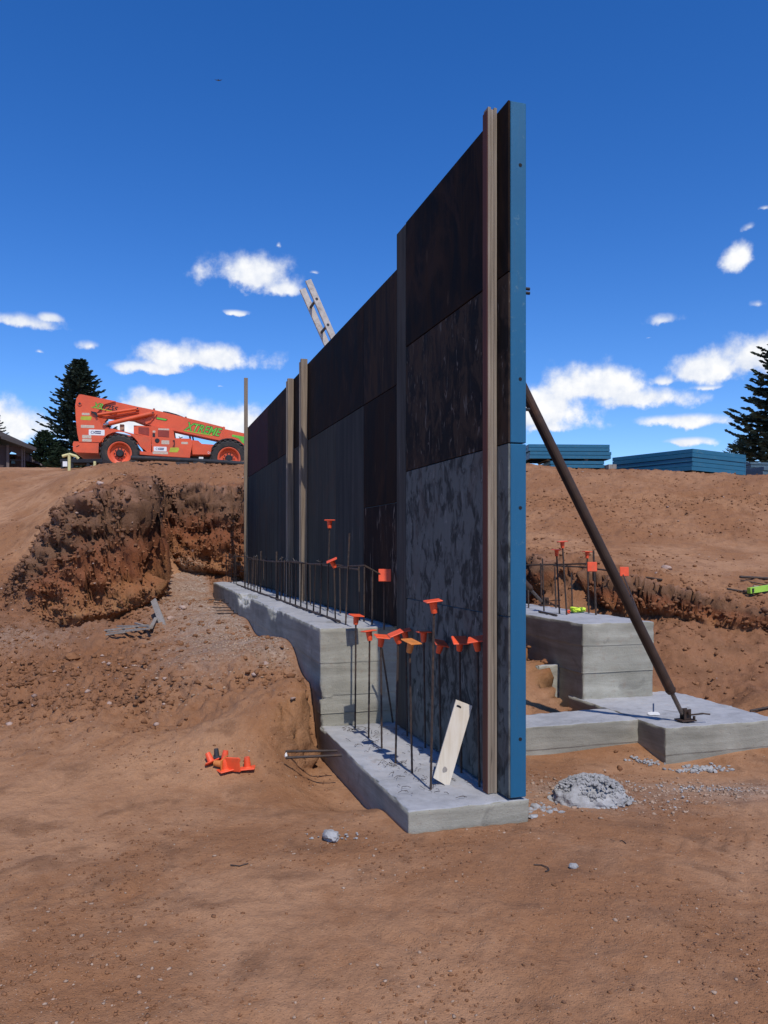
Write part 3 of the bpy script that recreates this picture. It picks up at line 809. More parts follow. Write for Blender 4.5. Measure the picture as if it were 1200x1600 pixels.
# the same land farther out, in coarse steps, lying just under the fine sheet
def make_far():
    xs = np.concatenate([np.linspace(-260, -32, 20), np.linspace(-30, 30, 61), np.linspace(32, 260, 20)])
    ys = np.concatenate([np.linspace(-200, -14, 16), np.linspace(-12, 36, 49), np.linspace(40, 420, 22)])
    X, Y = np.meshgrid(xs, ys, indexing='ij')
    Xc = np.clip(X, -16, 15); Yc = np.clip(Y, -2, 29.5)
    Z = ground_base(Xc, Yc)
    inside = (np.abs(X) < 0.70 * (Y + 3.0)) & (Y > -1.0) & (Y < 32.0)
    Z = np.where(inside, Z - 0.9, Z - 0.06)
    Z = Z - np.maximum(Y - 40, 0) * 0.004
    idx = np.arange(X.size).reshape(X.shape)
    q = np.stack([idx[:-1, :-1], idx[1:, :-1], idx[1:, 1:], idx[:-1, 1:]], -1).reshape(-1, 4)
    me = mesh_np('terrain', np.stack([X, Y, Z], -1).reshape(-1, 3), q)
    me.materials.append(M['dirt']); me.polygons.foreach_set('use_smooth', np.ones(len(q), bool))
    o = bpy.data.objects.new('terrain', me); COL.objects.link(o); o['kind'] = 'structure'
make_far()
# ------------------------------------------------------------------ cast concrete
def lines(a, b, res, extra=()):
    n = max(1, int(round((b - a) / res)))
    ls = set(np.round(np.linspace(a, b, n + 1), 5).tolist())
    ls.add(round(a + 0.007, 5)); ls.add(round(b - 0.007, 5))
    for e in extra:
        for k in (-0.012, -0.004, 0.0, 0.004, 0.012):
            if a + 0.02 < e + k < b - 0.02: ls.add(round(e + k, 5))
    return np.array(sorted(ls))
def cast_block(name, parent, x0, x1, y0, y1, z0, z1, res=0.04, seams=(), chips=(), rough_top=0.006, erode=0.016, seed=0.0, skip=()):
    """a block poured between boards, in the wall frame: irregular top, worn arrises, thin fins at the board joints"""
    gx, gy, gz_ = lines(x0, x1, res), lines(y0, y1, res), lines(z0, z1, res, seams)
    V = []; Q = []; base = 0
    def face(ax, val, ga, gb, flip):
        nonlocal base
        A, B = np.meshgrid(ga, gb, indexing='ij'); C = np.full(A.shape, val)
        p = {0: (C, A, B), 1: (A, C, B), 2: (A, B, C)}[ax]
        p = np.stack(p, -1).reshape(-1, 3)
        idx = np.arange(A.size).reshape(A.shape) + base
        q = np.stack([idx[:-1, :-1], idx[1:, :-1], idx[1:, 1:], idx[:-1, 1:]], -1).reshape(-1, 4)
        if flip: q = q[:, ::-1]
        V.append(p); Q.append(q); base += A.size
    if '-x' not in skip: face(0, x0, gy, gz_, True)
    if '+x' not in skip: face(0, x1, gy, gz_, False)
    if '-y' not in skip: face(1, y0, gx, gz_, False)
    if '+y' not in skip: face(1, y1, gx, gz_, True)
    face(2, z1, gx, gy, False)
    v = np.concatenate(V); q = np.concatenate(Q)
    o = v.copy()
    # distances to the block's faces
    dx = np.minimum(v[:, 0] - x0, x1 - v[:, 0]); dy = np.minimum(v[:, 1] - y0, y1 - v[:, 1]); dz = z1 - v[:, 2]
    nrm = np.zeros_like(v)
    nrm[np.abs(v[:, 0] - x0) < 1e-4, 0] = -1; nrm[np.abs(v[:, 0] - x1) < 1e-4, 0] = 1
    nrm[np.abs(v[:, 1] - y0) < 1e-4, 1] = -1; nrm[np.abs(v[:, 1] - y1) < 1e-4, 1] = 1
    nrm[np.abs(v[:, 2] - z1) < 1e-4, 2] = 1
    p = v + seed
    h = 0.004 * fbm(p, 1.2, 3)
    top = nrm[:, 2] > 0.5
    h = h + np.where(top, rough_top * (fbm(p, 7, 4) * 1.4 + 0.8 * fbm(p, 2, 2)), 0.002 * fbm(p, 9, 3))
    for s in seams:
        side = ~top
        wv = 0.004 * pnoise(p * 3)
        h = h + np.where(side & (np.abs(v[:, 2] - s) < 0.0035), 0.007 * (0.4 + 0.9 * np.maximum(pnoise(p * 4 + 5), -0.3)), 0)
        # the boards above and below do not quite line up
        h = h + np.where(side, np.where(v[:, 2] > s, 0.002, -0.002), 0)
    o += nrm * h[:, None]
    # worn arrises: points on two faces at once move inwards
    cnt = np.abs(nrm).sum(1)
    ed = np.where((cnt > 1.5), 1.0, 0.0)
    er = 0.55 * erode * np.maximum(0, 0.15 + 1.7 * fbm(p, 11, 3))
    o -= nrm * (ed * er)[:, None]
    near = np.where(cnt < 1.5, np.exp(-np.minimum.reduce([np.where(nrm[:, 0] != 0, 9, dx), np.where(nrm[:, 1] != 0, 9, dy), np.where(nrm[:, 2] != 0, 9, dz)]) / 0.03), 0)
    o -= nrm * (near * 0.05 * er)[:, None]
    for (cx, cy, cz, rx, ry, rz, dep) in chips:
        d = np.sqrt(((v[:, 0] - cx) / rx) ** 2 + ((v[:, 1] - cy) / ry) ** 2 + ((v[:, 2] - cz) / rz) ** 2) + 0.5 * fbm(p, 8, 3)
        k = 1 - sstep(d, 0.55, 1.0)
        o[:, 2] -= k * dep * (0.8 + 0.8 * fbm(p, 12, 2)); o[:, 0] += k * dep * 0.5 * np.sign((x0 + x1) / 2 - cx)
    Mi = np.array(wmat(parent).inverted() @ WF)
    o4 = np.concatenate([o, np.ones((len(o), 1))], 1) @ Mi.T
    me = mesh_np(name, o4[:, :3], q)
    bm = bmesh.new(); bm.from_mesh(me); bmesh.ops.remove_doubles(bm, verts=bm.verts[:], dist=0.0006)
    bmesh.ops.recalc_face_normals(bm, faces=bm.faces[:]); bm.to_mesh(me); bm.free()
    me.materials.append(M['concrete'])
    ob = bpy.data.objects.new(name, me); COL.objects.link(ob); ob.parent = parent
    return ob
FT = 0.15      # top of the low footing
UT = 0.945     # top of the raised footing
foot = thing('concrete_footing', 'long grey concrete footing stepping up under the dark form wall', 'concrete footing', tuple(Lw(-0.25, 0, -0.25)), WTH)
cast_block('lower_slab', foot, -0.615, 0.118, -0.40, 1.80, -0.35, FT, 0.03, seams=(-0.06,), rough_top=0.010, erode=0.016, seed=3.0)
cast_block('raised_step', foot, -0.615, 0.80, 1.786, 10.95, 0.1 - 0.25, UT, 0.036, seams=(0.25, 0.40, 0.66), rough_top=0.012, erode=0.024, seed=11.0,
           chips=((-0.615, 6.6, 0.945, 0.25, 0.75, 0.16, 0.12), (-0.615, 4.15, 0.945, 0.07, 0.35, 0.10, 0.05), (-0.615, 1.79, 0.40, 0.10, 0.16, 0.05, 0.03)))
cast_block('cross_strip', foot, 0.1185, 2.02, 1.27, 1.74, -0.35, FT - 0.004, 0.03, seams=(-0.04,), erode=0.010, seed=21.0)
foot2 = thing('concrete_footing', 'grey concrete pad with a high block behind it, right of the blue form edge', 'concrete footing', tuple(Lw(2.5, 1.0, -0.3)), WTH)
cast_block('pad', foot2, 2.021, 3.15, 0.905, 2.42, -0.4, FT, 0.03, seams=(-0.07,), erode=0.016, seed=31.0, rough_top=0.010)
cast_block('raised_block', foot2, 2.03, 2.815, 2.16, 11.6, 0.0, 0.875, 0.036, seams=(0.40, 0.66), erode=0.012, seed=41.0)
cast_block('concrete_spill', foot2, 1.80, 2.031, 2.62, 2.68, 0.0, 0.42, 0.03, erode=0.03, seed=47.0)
# ------------------------------------------------------------------ form wall
wall = thing('form_wall', 'tall dark wall of form panels with a blue edge facing the camera', 'formwork wall', tuple(Lw(0.05, 0, FT)), WTH)
TK = 0.100
def panel(y0, y1, z0, z1, faces, mats_blue=None, zoff=0.0):
    """one blue form frame; its plywood faces are sub-parts.  faces: (y0, y1, z0, z1, material)"""
    g = 0.003
    m = MB(WF)
    m.box(0.0, TK, y0 + g, y1 - g, z0 + g, z1 - g, 0.004)
    fr = m.build('form_panel', M['blue'], wall)
    for (a, b, c, d, mt, proud) in faces:
        q = MB(WF); q.box(-0.012 - proud, -0.0005, a + 0.0025, b - 0.0025, c + 0.003, d - 0.003, 0.002)
        q.build('plywood_face', M[mt], fr)
    return fr
Y0g, Y1g = -0.407, 1.405
TOP1, TOP2 = 4.165, 3.875
e = Y0g
pA = panel(Y0g, Y1g, FT + 0.012, 2.20, [(e, Y1g, FT + 0.012, 1.204, 'ply_mottled', 0.0), (e, Y1g, 1.204, 2.20, 'ply_mottled', 0.002)])
pB = panel(Y0g, Y1g, 2.20, TOP1, [(e, Y1g, 2.20, 3.18, 'ply_flaked', 0.001), (e, Y1g, 3.18, TOP1, 'ply_dark', 0.003)])
# bolt holes in the blue edge: flat discs, the shade inside put in their colour
for k, (fr, zs) in enumerate(((pA, (0.50, 1.83)), (pB, (2.57, 3.80)))):
    for z in zs:
        h = MB(WF); h.lathe([(0.0105, -0.0012), (0.0105, 0.0), (0.0, 0.0)][::-1] if False else [(0.0, -0.0015), (0.0105, -0.0015), (0.0105, 0.002)], 'Y', (0.062, Y0g + 0.003, z), 14)
        h.build('bolt_hole_disc', M['hole'], fr, fix=True)
# filler strip that steps down to the next gang
q = MB(WF); q.box(-0.016, 0.08, 1.41, 1.632, FT + 0.012, TOP1 - 0.01, 0.003); q.build('filler_board', M['filler'], wall)
COLS = [  # (ly0, ly1, [(z split list with materials)])
    (1.640, 2.63, [(UT + .01, 1.97, 'ply_peeled'), (1.97, 2.93, 'ply_dark'), (2.93, TOP2, 'ply_brown')]),
    (2.63, 5.20, [(UT + .01, 2.93, 'ply_slate'), (2.93, TOP2, 'ply_dark')]),
    (5.20, 6.12, [(UT + .01, 2.93, 'ply_slate'), (2.93, TOP2, 'ply_dark')]),
    (6.12, 8.25, [(UT + .01, 2.93, 'ply_slate'), (2.93, TOP2, 'ply_brown')]),
    (8.25, 10.62, [(UT + .01, 2.93, 'ply_green'), (2.93, TOP2, 'ply_red')]),
]
for i, (a, b, zs) in enumerate(COLS):
    fs = []
    for j, (c, d, mt) in enumerate(zs):
        if mt in ('ply_slate', 'ply_green') and b - a > 1.5:
            mid = a + (b - a) * (0.42 if i == 1 else 0.55)
            fs.append((a, mid, c, d, mt, 0.0)); fs.append((mid + .0005, b, c, d, 'ply_green' if mt == 'ply_slate' else 'ply_slate', 0.001))
        else:
            fs.append((a, b, c, d, mt, 0.001 * ((i + j) % 3)))
    panel(a, b, UT + 0.012, TOP2 - 0.004 * (i % 2), fs)
# walers along the back
for z in (0.62, 1.75, 3.10):
    q = MB(WF)
    q.box(TK + 0.004, TK + 0.05, 0.30, 1.60, z - 0.05, z + 0.05, 0.003)
    q.build('waler', M['steel_dark'], wall)
for z in (1.45, 2.5, 3.5):
    q = MB(WF); q.box(TK + 0.004, TK + 0.05, 1.7, 10.55, z - 0.05, z + 0.05, 0.003)
    q.build('waler', M['steel_dark'], wall)
# bolts on the right of the blue edge
for z in (3.11, 3.135, 2.42):
    q = MB(WF); q.tube([(TK - 0.01, Y0g + 0.12, z), (TK + 0.082, Y0g + 0.12, z)], 0.010, 8); q.build('bolt', M['steel_dark'], wall)

# uprights in front of the wall's face
t = thing('upright_post', 'tall weathered laminated upright standing just left of the blue edge', 'timber upright', tuple(Lw(-0.05, -0.22, FT)), WTH, 'timber uprights on the wall')
for k in range(3):   # three plies side by side
    q = MB(WF); x = -0.017 - 0.0195 * (k + 1)
    q.box(x + 0.0005, x + 0.019, -0.262 + 0.002 * (k % 2), -0.200, FT + 0.006, 4.19 - 0.012 * (k % 2), 0.0015); q.build('ply_board', M['grey_wood'], t)
q = MB(WF); q.box(-0.0795, -0.0760, -0.258, -0.196, FT + 0.006, 4.17, 0.0008); q.build('red_board', M['red_wood'], t, )
posts = [(453, 'tan_wood', 'grey brown upright, left one of the close pair on the dark wall', 3.87, 0.92, 'tan_wood'),
         (474, 'tan_wood', 'brown upright, right one of the close pair and rising above the dark wall', 3.93, 0.94, 'tan_wood')]
for px, mt, lab, top, bot, _ in posts:
    u = (px - CX) / F
    # intersection with the plane lx = -0.06
    o = Lw(-0.06, 0)
    tt = (o.x - u * o.y) / (0.2978 + u * 0.9546)
    t = thing('upright_post', lab, 'timber upright', tuple(Lw(-0.06, tt, UT)), WTH, 'timber uprights on the wall')
    q = MB(WF); q.box(-0.098, -0.0165, tt - 0.045, tt, UT + 0.004, top, 0.003); q.build('stud', M[mt], t)
    q = MB(WF); q.box(-0.106, -0.017, tt + 0.001, tt + 0.042, UT + 0.004, top - 0.03, 0.003); q.build('stud', M['grey_wood'], t)
t = thing('upright_post', 'lone brown post at the far left end of the dark wall', 'timber upright', tuple(Lw(-0.06, 10.66, UT)), WTH, 'timber uprights on the wall')
q = MB(WF); q.box(-0.085, -0.016, 10.58, 10.62, UT + 0.004, 4.80, 0.003); q.build('stud', M['tan_wood'], t)

# white board leaning on the wall
t = thing('board', 'pale new board leaning against the mottled wall on the low footing', 'wooden board', tuple(onz(690, 1222, FT)))
a = onz(689, 1222, FT + 0.012); Yt = a.y + 0.03
b = P(725, 1098, Yt)
# board face turned to the camera, leaning back on the wall
d = (b - a).normalized()
q = MB()
side = d.cross(Vector((0, 1, 0.12)).normalized()).normalized(); th = d.cross(side).normalized()
hw, ht, L = 0.054, 0.010, (b - a).length
c0, c1 = a, b
vs = []
for p, sk in ((c0, 0.014), (c1, 0.004)):
    for i, j in ((-1, -1), (1, -1), (1, 1), (-1, 1)):
        vs.append(p + side * (i * hw) + th * (j * ht) + d * (i * sk))
q.add(vs, [(3, 2, 1, 0), (4, 5, 6, 7), (0, 1, 5, 4), (1, 2, 6, 5), (2, 3, 7, 6), (3, 0, 4, 7)])
q.build('plank', M['pale_wood'], t)
fz = th if th.y < 0 else -th
def on_board(along, across): return a + d * (along * L) + side * across + fz * (ht + 0.0012)
q = MB(); kn = [on_board(0.16, 0) + d * (0.018 * math.cos(k) * (1 + 0.2 * math.sin(3 * k))) + side * (0.015 * math.sin(k)) for k in [i * 2 * math.pi / 12 for i in range(12)]]
q.add(kn, [tuple(range(12))]); q.build('knot', M['old_plank'], t)
q = MB(); q.add([on_board(0.925, s * 0.9) + d * z for s, z in ((0.012, 0), (0.045, 0.004), (0.045, 0.014), (0.030, 0.016), (0.012, 0.010))], [(0, 1, 2, 3, 4)]); q.build('burn_mark', M['hole'], t)

# braces
def brace(label, foot_p, top_p, n):
    t = thing('brace_pole', label, 'brace pole', tuple(foot_p))
    f = Vector(foot_p); tp = Vector(top_p); d = (tp - f).normalized()
    L = (tp - f).length
    q = MB(); q.tube([f + d * 0.30, tp], 0.041, 16); q.build('pipe', M['brace'], t, smooth=False)
    q = MB(); q.tube([f + d * 0.275, f + d * 0.305], [0.034, 0.045], 14); q.build('collar', M['brace'], t)
    q = MB(); q.tube([f + d * 0.07, f + d * 0.30], 0.019, 10); q.build('screw_jack', M['brace_steel'], t)
    fr = frame(f, WTH)
    q = MB(fr)
    for s in (-1, 1): q.box(-0.035, 0.035, s * 0.026 - 0.005, s * 0.026 + 0.005, 0.012, 0.10, 0.003)
    q.tube([(0, -0.055, 0.075), (0, 0.055, 0.075)], 0.014, 8)
    q.build('shoe', M['brace'], t)
    q = MB(fr); q.box(-0.072, 0.072, -0.055, 0.055, 0.001, 0.013, 0.003)
    q.tube([(0.062, -0.03, 0.01), (0.062, -0.03, 0.04)], 0.011, 8)
    q.build('base_plate', M['brace'], t)
    q = MB(fr); q.tube([(0.02, -0.04, 0.055), (0.09, -0.11, 0.075), (0.14, -0.13, 0.07)], 0.007, 6); q.build('handle', M['brace'], t)
b0 = onz(1071, 1126, FT + 0.008)
k1 = Lw(0.16, to_local(b0.x, b0.y)[1])
# height at the wall so that the pipe passes the blue edge where it does in the photograph
u = (825 - CX) / F; kk = None
for i in range(1000):
    s = i / 999
    X = b0.x + (k1.x - b0.x) * s; Y = b0.y + (k1.y - b0.y) * s
    if X / Y < u: kk = s; Yk = Y; break
zk = CAM_H + (HOR - 622) / F * Yk
ztop = b0.z + (zk - b0.z) / kk
brace('long rusty brace pole slanting from the wall top to the concrete pad', b0, (k1.x, k1.y, min(ztop, 4.05)), 0)
b1 = onz(852, 946, 0.882); l1 = to_local(b1.x, b1.y)
k2 = Lw(0.16, l1[1])
brace('rusty brace pole behind the blue edge with its foot on the high concrete block', b1, (k2.x, k2.y, 3.55), 1)

# ladder leaning on the far side of the wall
def lad(y, h): return None
u = (522 - CX) / F; o = Lw(0.05, 0); tt = (o.x - u * o.y) / (0.2978 + u * 0.9546)
t = thing('ladder', 'paint spattered ladder poking up over the top of the dark wall', 'ladder', tuple(Lw(1.65, tt, 0.55)), WTH)
A0 = Vector((1.62, 0, 0.55)); B0 = Vector((0.05 - 0.28, 0, 4.52))
dl = (B0 - A0).normalized(); 
# pass just over the wall's top right corner
s = (TOP2 + 0.02 - A0.z) / dl.z; xo = (A0 + dl * s).x
A0.x += TK + 0.045 - xo - 0.10; B0.x += TK + 0.045 - xo - 0.10
for yy, ext in ((tt - 0.02, 0.0), (tt + 0.29, 0.0)):
    q = MB(WF); q.bar(A0 + Vector((0, yy, 0)), A0 + Vector((0, yy, 0)) + (B0 - A0) * 1.0, 0.03, 0.066, (1, 0, 0.3)); q.build('rail', M['ladder'], t)
Ltot = (B0 - A0).length; nr = int(Ltot / 0.30)
for k in range(nr):
    p = B0 - dl * (0.22 + 0.30 * k)
    q = MB(WF); q.tube([p + Vector((0, tt - 0.037, 0)), p + Vector((0, tt + 0.29, 0))], 0.016, 8); q.build('rung', M['rung'], t)

# ------------------------------------------------------------------ rebar
RNG = random.Random(5)
def rod(label, a, b, group='rebar dowels', r=0.0085, mat='rebar', n=6, name='rebar_dowel', cat='rebar'):
    a = Vector(a); b = Vector(b)
    m = MB(); L = (b - a).length; k = max(2, min(40, int(L / 0.025)))
    pts = [a + (b - a) * (i / k) for i in range(k + 1)]
    m.tube(pts, [r * (1.0 if i % 2 else 0.86) for i in range(k + 1)], n)
    o = m.build(name, M[mat]); 
    # origin at the base
    me = o.data; me.transform(Matrix.Translation(-a)); o.location = a
    tag(o, label, cat, group); return o
# one cap, then copies
def make_cap(mat):
    t = thing('safety_cap', 'cap', 'rebar cap')
    fr = Matrix.Identity(4)
    q = MB(fr); q.box(-0.051, 0.051, -0.051, 0.051, 0.050, 0.059, 0.004); q.build('cap_plate', M[mat], t)
    q = MB(fr); q.lathe([(0.0, -0.020), (0.018, -0.020), (0.021, 0.0), (0.024, 0.044), (0.032, 0.0500), (0.0, 0.0500)], 'Z', (0, 0, 0), 16); q.build('sleeve', M[mat], t, smooth=False)
    return t
CAPS = {m: make_cap(m) for m in ('cap', 'cap_old', 'cap_dark')}
KIDS = {m: children_of(c) for m, c in CAPS.items()}
_used = set()
def cap(p, label, rot=(0, 0, 0), mat='cap', group='orange caps on the rebar', sc=1.0):
    """p: top of the rod; rot: tilt x, tilt y, turn z in degrees"""
    Mx = Matrix.Translation(Vector(p)) @ Matrix.Rotation(R(rot[2]), 4, 'Z') @ Matrix.Rotation(R(rot[0]), 4, 'X') @ Matrix.Rotation(R(rot[1]), 4, 'Y') @ Matrix.Scale(sc, 4)
    if mat not in _used:
        _used.add(mat); c = CAPS[mat]; l, q, s = Mx.decompose(); c.location = l; c.rotation_euler = q.to_euler(); c.scale = s
        c['label'] = label; c['group'] = group; return c
    return dup(CAPS[mat], Mx, label, group, KIDS[mat])

def dowel_px(bx, by, tx, ty, z0, label, lean=0.0, **k):
    a = onz(bx, by, z0 - 0.01); b = P(tx, ty, a.y + lean)
    return a, b, rod(label, a, b, **k)
OUTER = [  # base px, cap px, cap tilt, label of rod / cap
    (555, 1139, 556, 972, (6, 4, 25), 'upright dowel standing first in front of the concrete step face', 'orange cap highest and leftmost in front of the concrete step face', 'cap'),
    (576, 1156, 577.5, 997, (-4, -6, 20), 'second upright dowel along the outer edge of the low footing', 'orange cap second in the outer row over the low footing', 'cap'),
    (596.5, 1172, 595, 1006, (10, 6, 15), 'third upright dowel of the outer row, beside the slanting bar', 'orange cap third in the outer row, above the slanting bar', 'cap'),
    (618, 1194.5, 622, 1001, (6, -22, 12), 'fourth upright dowel of the outer row on the low footing', 'orange cap tipped steeply left beside the faded yellow cap', 'cap'),
    (644, 1211, 640, 1015, (16, 2, 45), 'fifth upright dowel of the outer row, under the faded yellow cap', 'faded yellow orange cap turned corner first among orange ones', 'cap_old'),
    (673, 1235, 678, 953, (3, -7, 10), 'tallest dowel on the low footing, nearest the pale board', 'orange cap standing tallest over the low footing near the pale board', 'cap'),
]
for bx, by, tx, ty, rot, l1_, l2_, mt in OUTER:
    a, b, o = dowel_px(bx, by, tx, ty, FT, l1_)
    cap(b, l2_, rot, mt)
INNER = [(590, 996, (6, 8, 30), 'orange cap half hidden just behind the third outer cap'), (634, 996, (5, -14, 5), 'orange cap touching the tilted one, close to the wall corner'),
         (662, 999, (-2, 0, 8), 'orange cap against the mottled wall between the yellow cap and the tallest bar'), (686, 1016, (18, 12, 10), 'orange cap drooping right just behind the tallest bar'),
         (718, 1012, (24, 0, 5), 'orange cap above the pale board on the mottled wall'), (746, 1012, (14, -10, -10), 'orange cap half behind the timber upright by the blue edge')]
for tx, ty, rot, lb in INNER:
    u = (tx - CX) / F; o_ = Lw(-0.06, 0); t_ = (o_.x - u * o_.y) / (0.2978 + u * 0.9546)
    p = Lw(-0.06, t_); b = P(tx, ty, p.y); a = Vector((p.x + 0.012, p.y, FT - 0.01))
    rod('dowel close to the mottled wall, under the ' + {590: 'half hidden cap', 634: 'cap by the wall corner', 662: 'cap right of the faded yellow one', 686: 'cap drooping right', 718: 'cap above the pale board', 746: 'cap half behind the timber upright'}[tx], a, b)
    cap(b, lb, rot)
# slanting bar
a = onz(614, 1129, FT); b = P(596.5, 1012, a.y - 0.25)
rod('thin bar slanting left against the third dowel', a, b)

# row on the raised footing
def upper_y(px, lx):
    u = (px - CX) / F; o_ = Lw(lx, 0); return (o_.x - u * o_.y) / (0.2978 + u * 0.9546)
z4 = lambda x, y: (320 + x / 3.6375, 560 + y / 3.6375)
ROW = [120, 137, 150, 165, 178, 228, 245, 262, 280, 300, 315, 408, 416, 432, 455, 485, 515, 545, 580, 617, 655]
fence_l = 'thin rusty dowel in the low row tied to the crossbar on the raised footing'
ORD = 'first second third fourth fifth sixth seventh eighth ninth tenth eleventh twelfth thirteenth fourteenth fifteenth sixteenth seventeenth eighteenth nineteenth twentieth twenty-first twenty-second'.split()
for ir, x in enumerate(ROW):
    px = z4(x, 0)[0]; lyy = upper_y(px, -0.31)
    h = 0.50 + RNG.uniform(-0.02, 0.05) + (0.06 if x in (228, 315, 408) else 0)
    rod(f'thin rusty dowel in the raised footing row, {ORD[ir]} from its far left end', Lw(-0.31, lyy, UT - 0.01), Lw(-0.31 + RNG.uniform(-.012, .012), lyy + RNG.uniform(-.03, .03), UT + h), 'dowel row on the raised footing', 0.0095 if x not in (228, 315, 408) else 0.014, n=5)
for ir, x in enumerate((250, 270, 288, 335, 350, 380, 440, 470, 500, 560, 600, 700, 770, 880, 905, 950)):
    px = z4(x, 0)[0]; lyy = upper_y(px, -0.11)
    rod(f'thin dowel close to the dark wall behind the low row, {ORD[ir]} from the far end', Lw(-0.11, lyy, UT - 0.01), Lw(-0.11, lyy + RNG.uniform(-.03, .03), UT + 0.47 + RNG.uniform(0, .05)), 'dowels close to the wall on the raised footing', n=5)
# taller ones
ly1 = upper_y(540, -0.33)
rod('tallest bare dowel at the near end of the row on the raised footing', Lw(-0.33, ly1, UT - 0.01), P(546, 833, Lw(-0.33, ly1).y))
ly2 = upper_y(511, -0.32); b = P(515, 822, Lw(-0.32, ly2).y)
rod('thin dowel carrying the topmost cap on the dark wall', Lw(-0.32, ly2, UT - 0.01), b, r=0.0075)
cap(b, 'topmost orange cap left of the step, against the dark wall', (0, 0, 5))
ly3 = upper_y(524, -0.32); b = P(522, 884, Lw(-0.32, ly3).y)
rod('dowel under the tipped cap on the raised footing', Lw(-0.32, ly3, UT - 0.01), b)
cap(b, 'orange cap tipped over at the height of the crossbar', (8, -24, 5))
ly4 = upper_y(600, -0.12); b = P(600.5, 900, Lw(-0.12, ly4).y)
rod('dowel under the square faced cap at the end of the raised footing', Lw(-0.12, ly4, UT - 0.01), b)
cap(b, 'orange cap with its square face turned to the camera by the step corner', (82, 0, 4))
# crossbars
pts = [Lw(-0.305, upper_y(z4(x, 0)[0], -0.31), UT + h) for x, h in ((60, .47), (180, .50), (228, .51), (310, .475), (400, .47), (500, .50), (600, .485), (700, .51), (800, .495), (905, .515))]
m = MB(); m.tube(pts + [Lw(-0.16, upper_y(595, -0.16), UT + 0.44)], 0.0075, 6); o = m.build('rebar_crossbar', M['rebar']); tag(o, 'long rusty crossbar tied along the tops of the dowel row', 'rebar')
m = MB(); m.tube([Lw(-0.12, 9.8, UT + .45), Lw(-0.13, 6.0, UT + .47), Lw(-0.14, 3.6, UT + .47), Lw(-0.13, 2.4, UT + .46)], 0.009, 6); o = m.build('rebar_crossbar', M['rebar']); tag(o, 'second crossbar close to the dark wall behind the dowel row', 'rebar')
m = MB(); m.tube([Lw(-0.34, 9.6, UT + .014), Lw(-0.345, 6, UT + .012), Lw(-0.35, 2.2, UT + .014)], 0.011, 6); o = m.build('rebar_crossbar', M['rebar']); tag(o, 'crossbar lying on the raised footing at the feet of the dowel row', 'rebar')
# tie wires on the tops
m = MB()
for x in ROW[::2]:
    p = Lw(-0.305, upper_y(z4(x, 0)[0], -0.31), UT + 0.50)
    for k in range(2):
        a = p + Vector((RNG.uniform(-.02, .02), RNG.uniform(-.03, .03), RNG.uniform(-.02, .02))); m.tube([a, a + Vector((RNG.uniform(-.04, .04), RNG.uniform(-.05, .05), RNG.uniform(0, .05)))], 0.0035, 4)
o = m.build('tie_wires', M['rebar_grey']); tag(o, 'twisted tie wires on the dowel row', 'tie wire', kind='stuff')

# dowels on the high block to the right, behind the blue edge
BT = 0.875
z8 = lambda x, y: (820 + x / 6.667, 820 + y / 6.667)
RB = [(40, 870, 35, 680, None), (175, 840, 165, 400, None), (200, 905, 183, 350, None), (325, 880, 312, 440, None), (362, 935, 332, 310, ('orange cap leftmost behind the blue edge, lower of its pair', (2, 0, 10))),
      (437, 945, 393, 225, ('orange cap highest over the high concrete block', (2, -4, 5))), (495, 870, 485, 500, None), (668, 930, 650, 330, ('orange cap just above the square faced one over the high block', (0, 3, 10))), (742, 945, 715, 265, None)]
for i, (bx, by, tx, ty, cp) in enumerate(RB):
    a = onz(*z8(bx, by), BT - 0.008); b = P(*z8(tx, ty), a.y + 0.05)
    rod(('dowel on the high concrete block under the ' + ['lower cap', 'highest cap', 'right hand cap'][[4, 5, 7].index(i)]) if cp else f'bare dowel on the high concrete block, {ORD[[0,1,2,3,6,8].index(i)]} bare one from the blue edge', a, b, 'dowels on the high block', 0.010 if i != 8 else 0.012)
    if cp: cap(b, cp[0], cp[1], sc=0.98)
a = onz(*z8(700, 935), BT); b = P(*z8(697, 440), a.y - 0.15)
cap(b + Vector((0, 0.03, 0.0)), 'orange square faced cap over the high block, left of the brace', (86, 3, -4), sc=1.0)
b = P(*z8(1025, 490), 9.3)
rod('dowel behind the long brace carrying a square faced cap', onz(1003, 972, BT), b + Vector((0, 0.02, -0.02)), 'dowels on the high block')
cap(b + Vector((0, 0.03, 0)), 'orange square faced cap right of the long brace pole', (86, -1, 6), sc=1.05)
p0 = P(*z8(-20, 420), 10.8); p1 = P(*z8(400, 412), 10.3); p2 = P(*z8(640, 405), 9.9)
m = MB(); m.tube([p0, p1, p2], 0.011, 6); o = m.build('rebar_crossbar', M['rebar']); tag(o, 'upper crossbar tied across the dowels on the high block', 'rebar')
m = MB(); m.tube([P(*z8(300, 425), 10.2), P(*z8(600, 440), 9.9), P(*z8(860, 475), 9.6)], 0.011, 6); o = m.build('rebar_crossbar', M['rebar']); tag(o, 'lower crossbar running right behind the square faced cap', 'rebar')
a, b = onz(842, 955.5, BT + 0.012), onz(870, 961.5, BT + 0.012)
rod('short bar lying on top of the high block', a, b, 'loose rebar', 0.012)
# two bars sticking out of the low footing's side
zz = CAM_H + (HOR - 1180) / F * 5.95
for k, (x0, y0, x1, y1, yy, lb) in enumerate(((446, 1174, 527, 1173, 5.80, 'upper of two bars sticking out of the footing side'), (446, 1184, 534, 1180, 5.62, 'lower of two bars sticking out of the footing side'))):
    rod(lb, P(x0, y0, yy - 0.03), P(x1, y1, yy + 0.02), 'bars sticking out of the footing side', 0.0105, 'rebar')
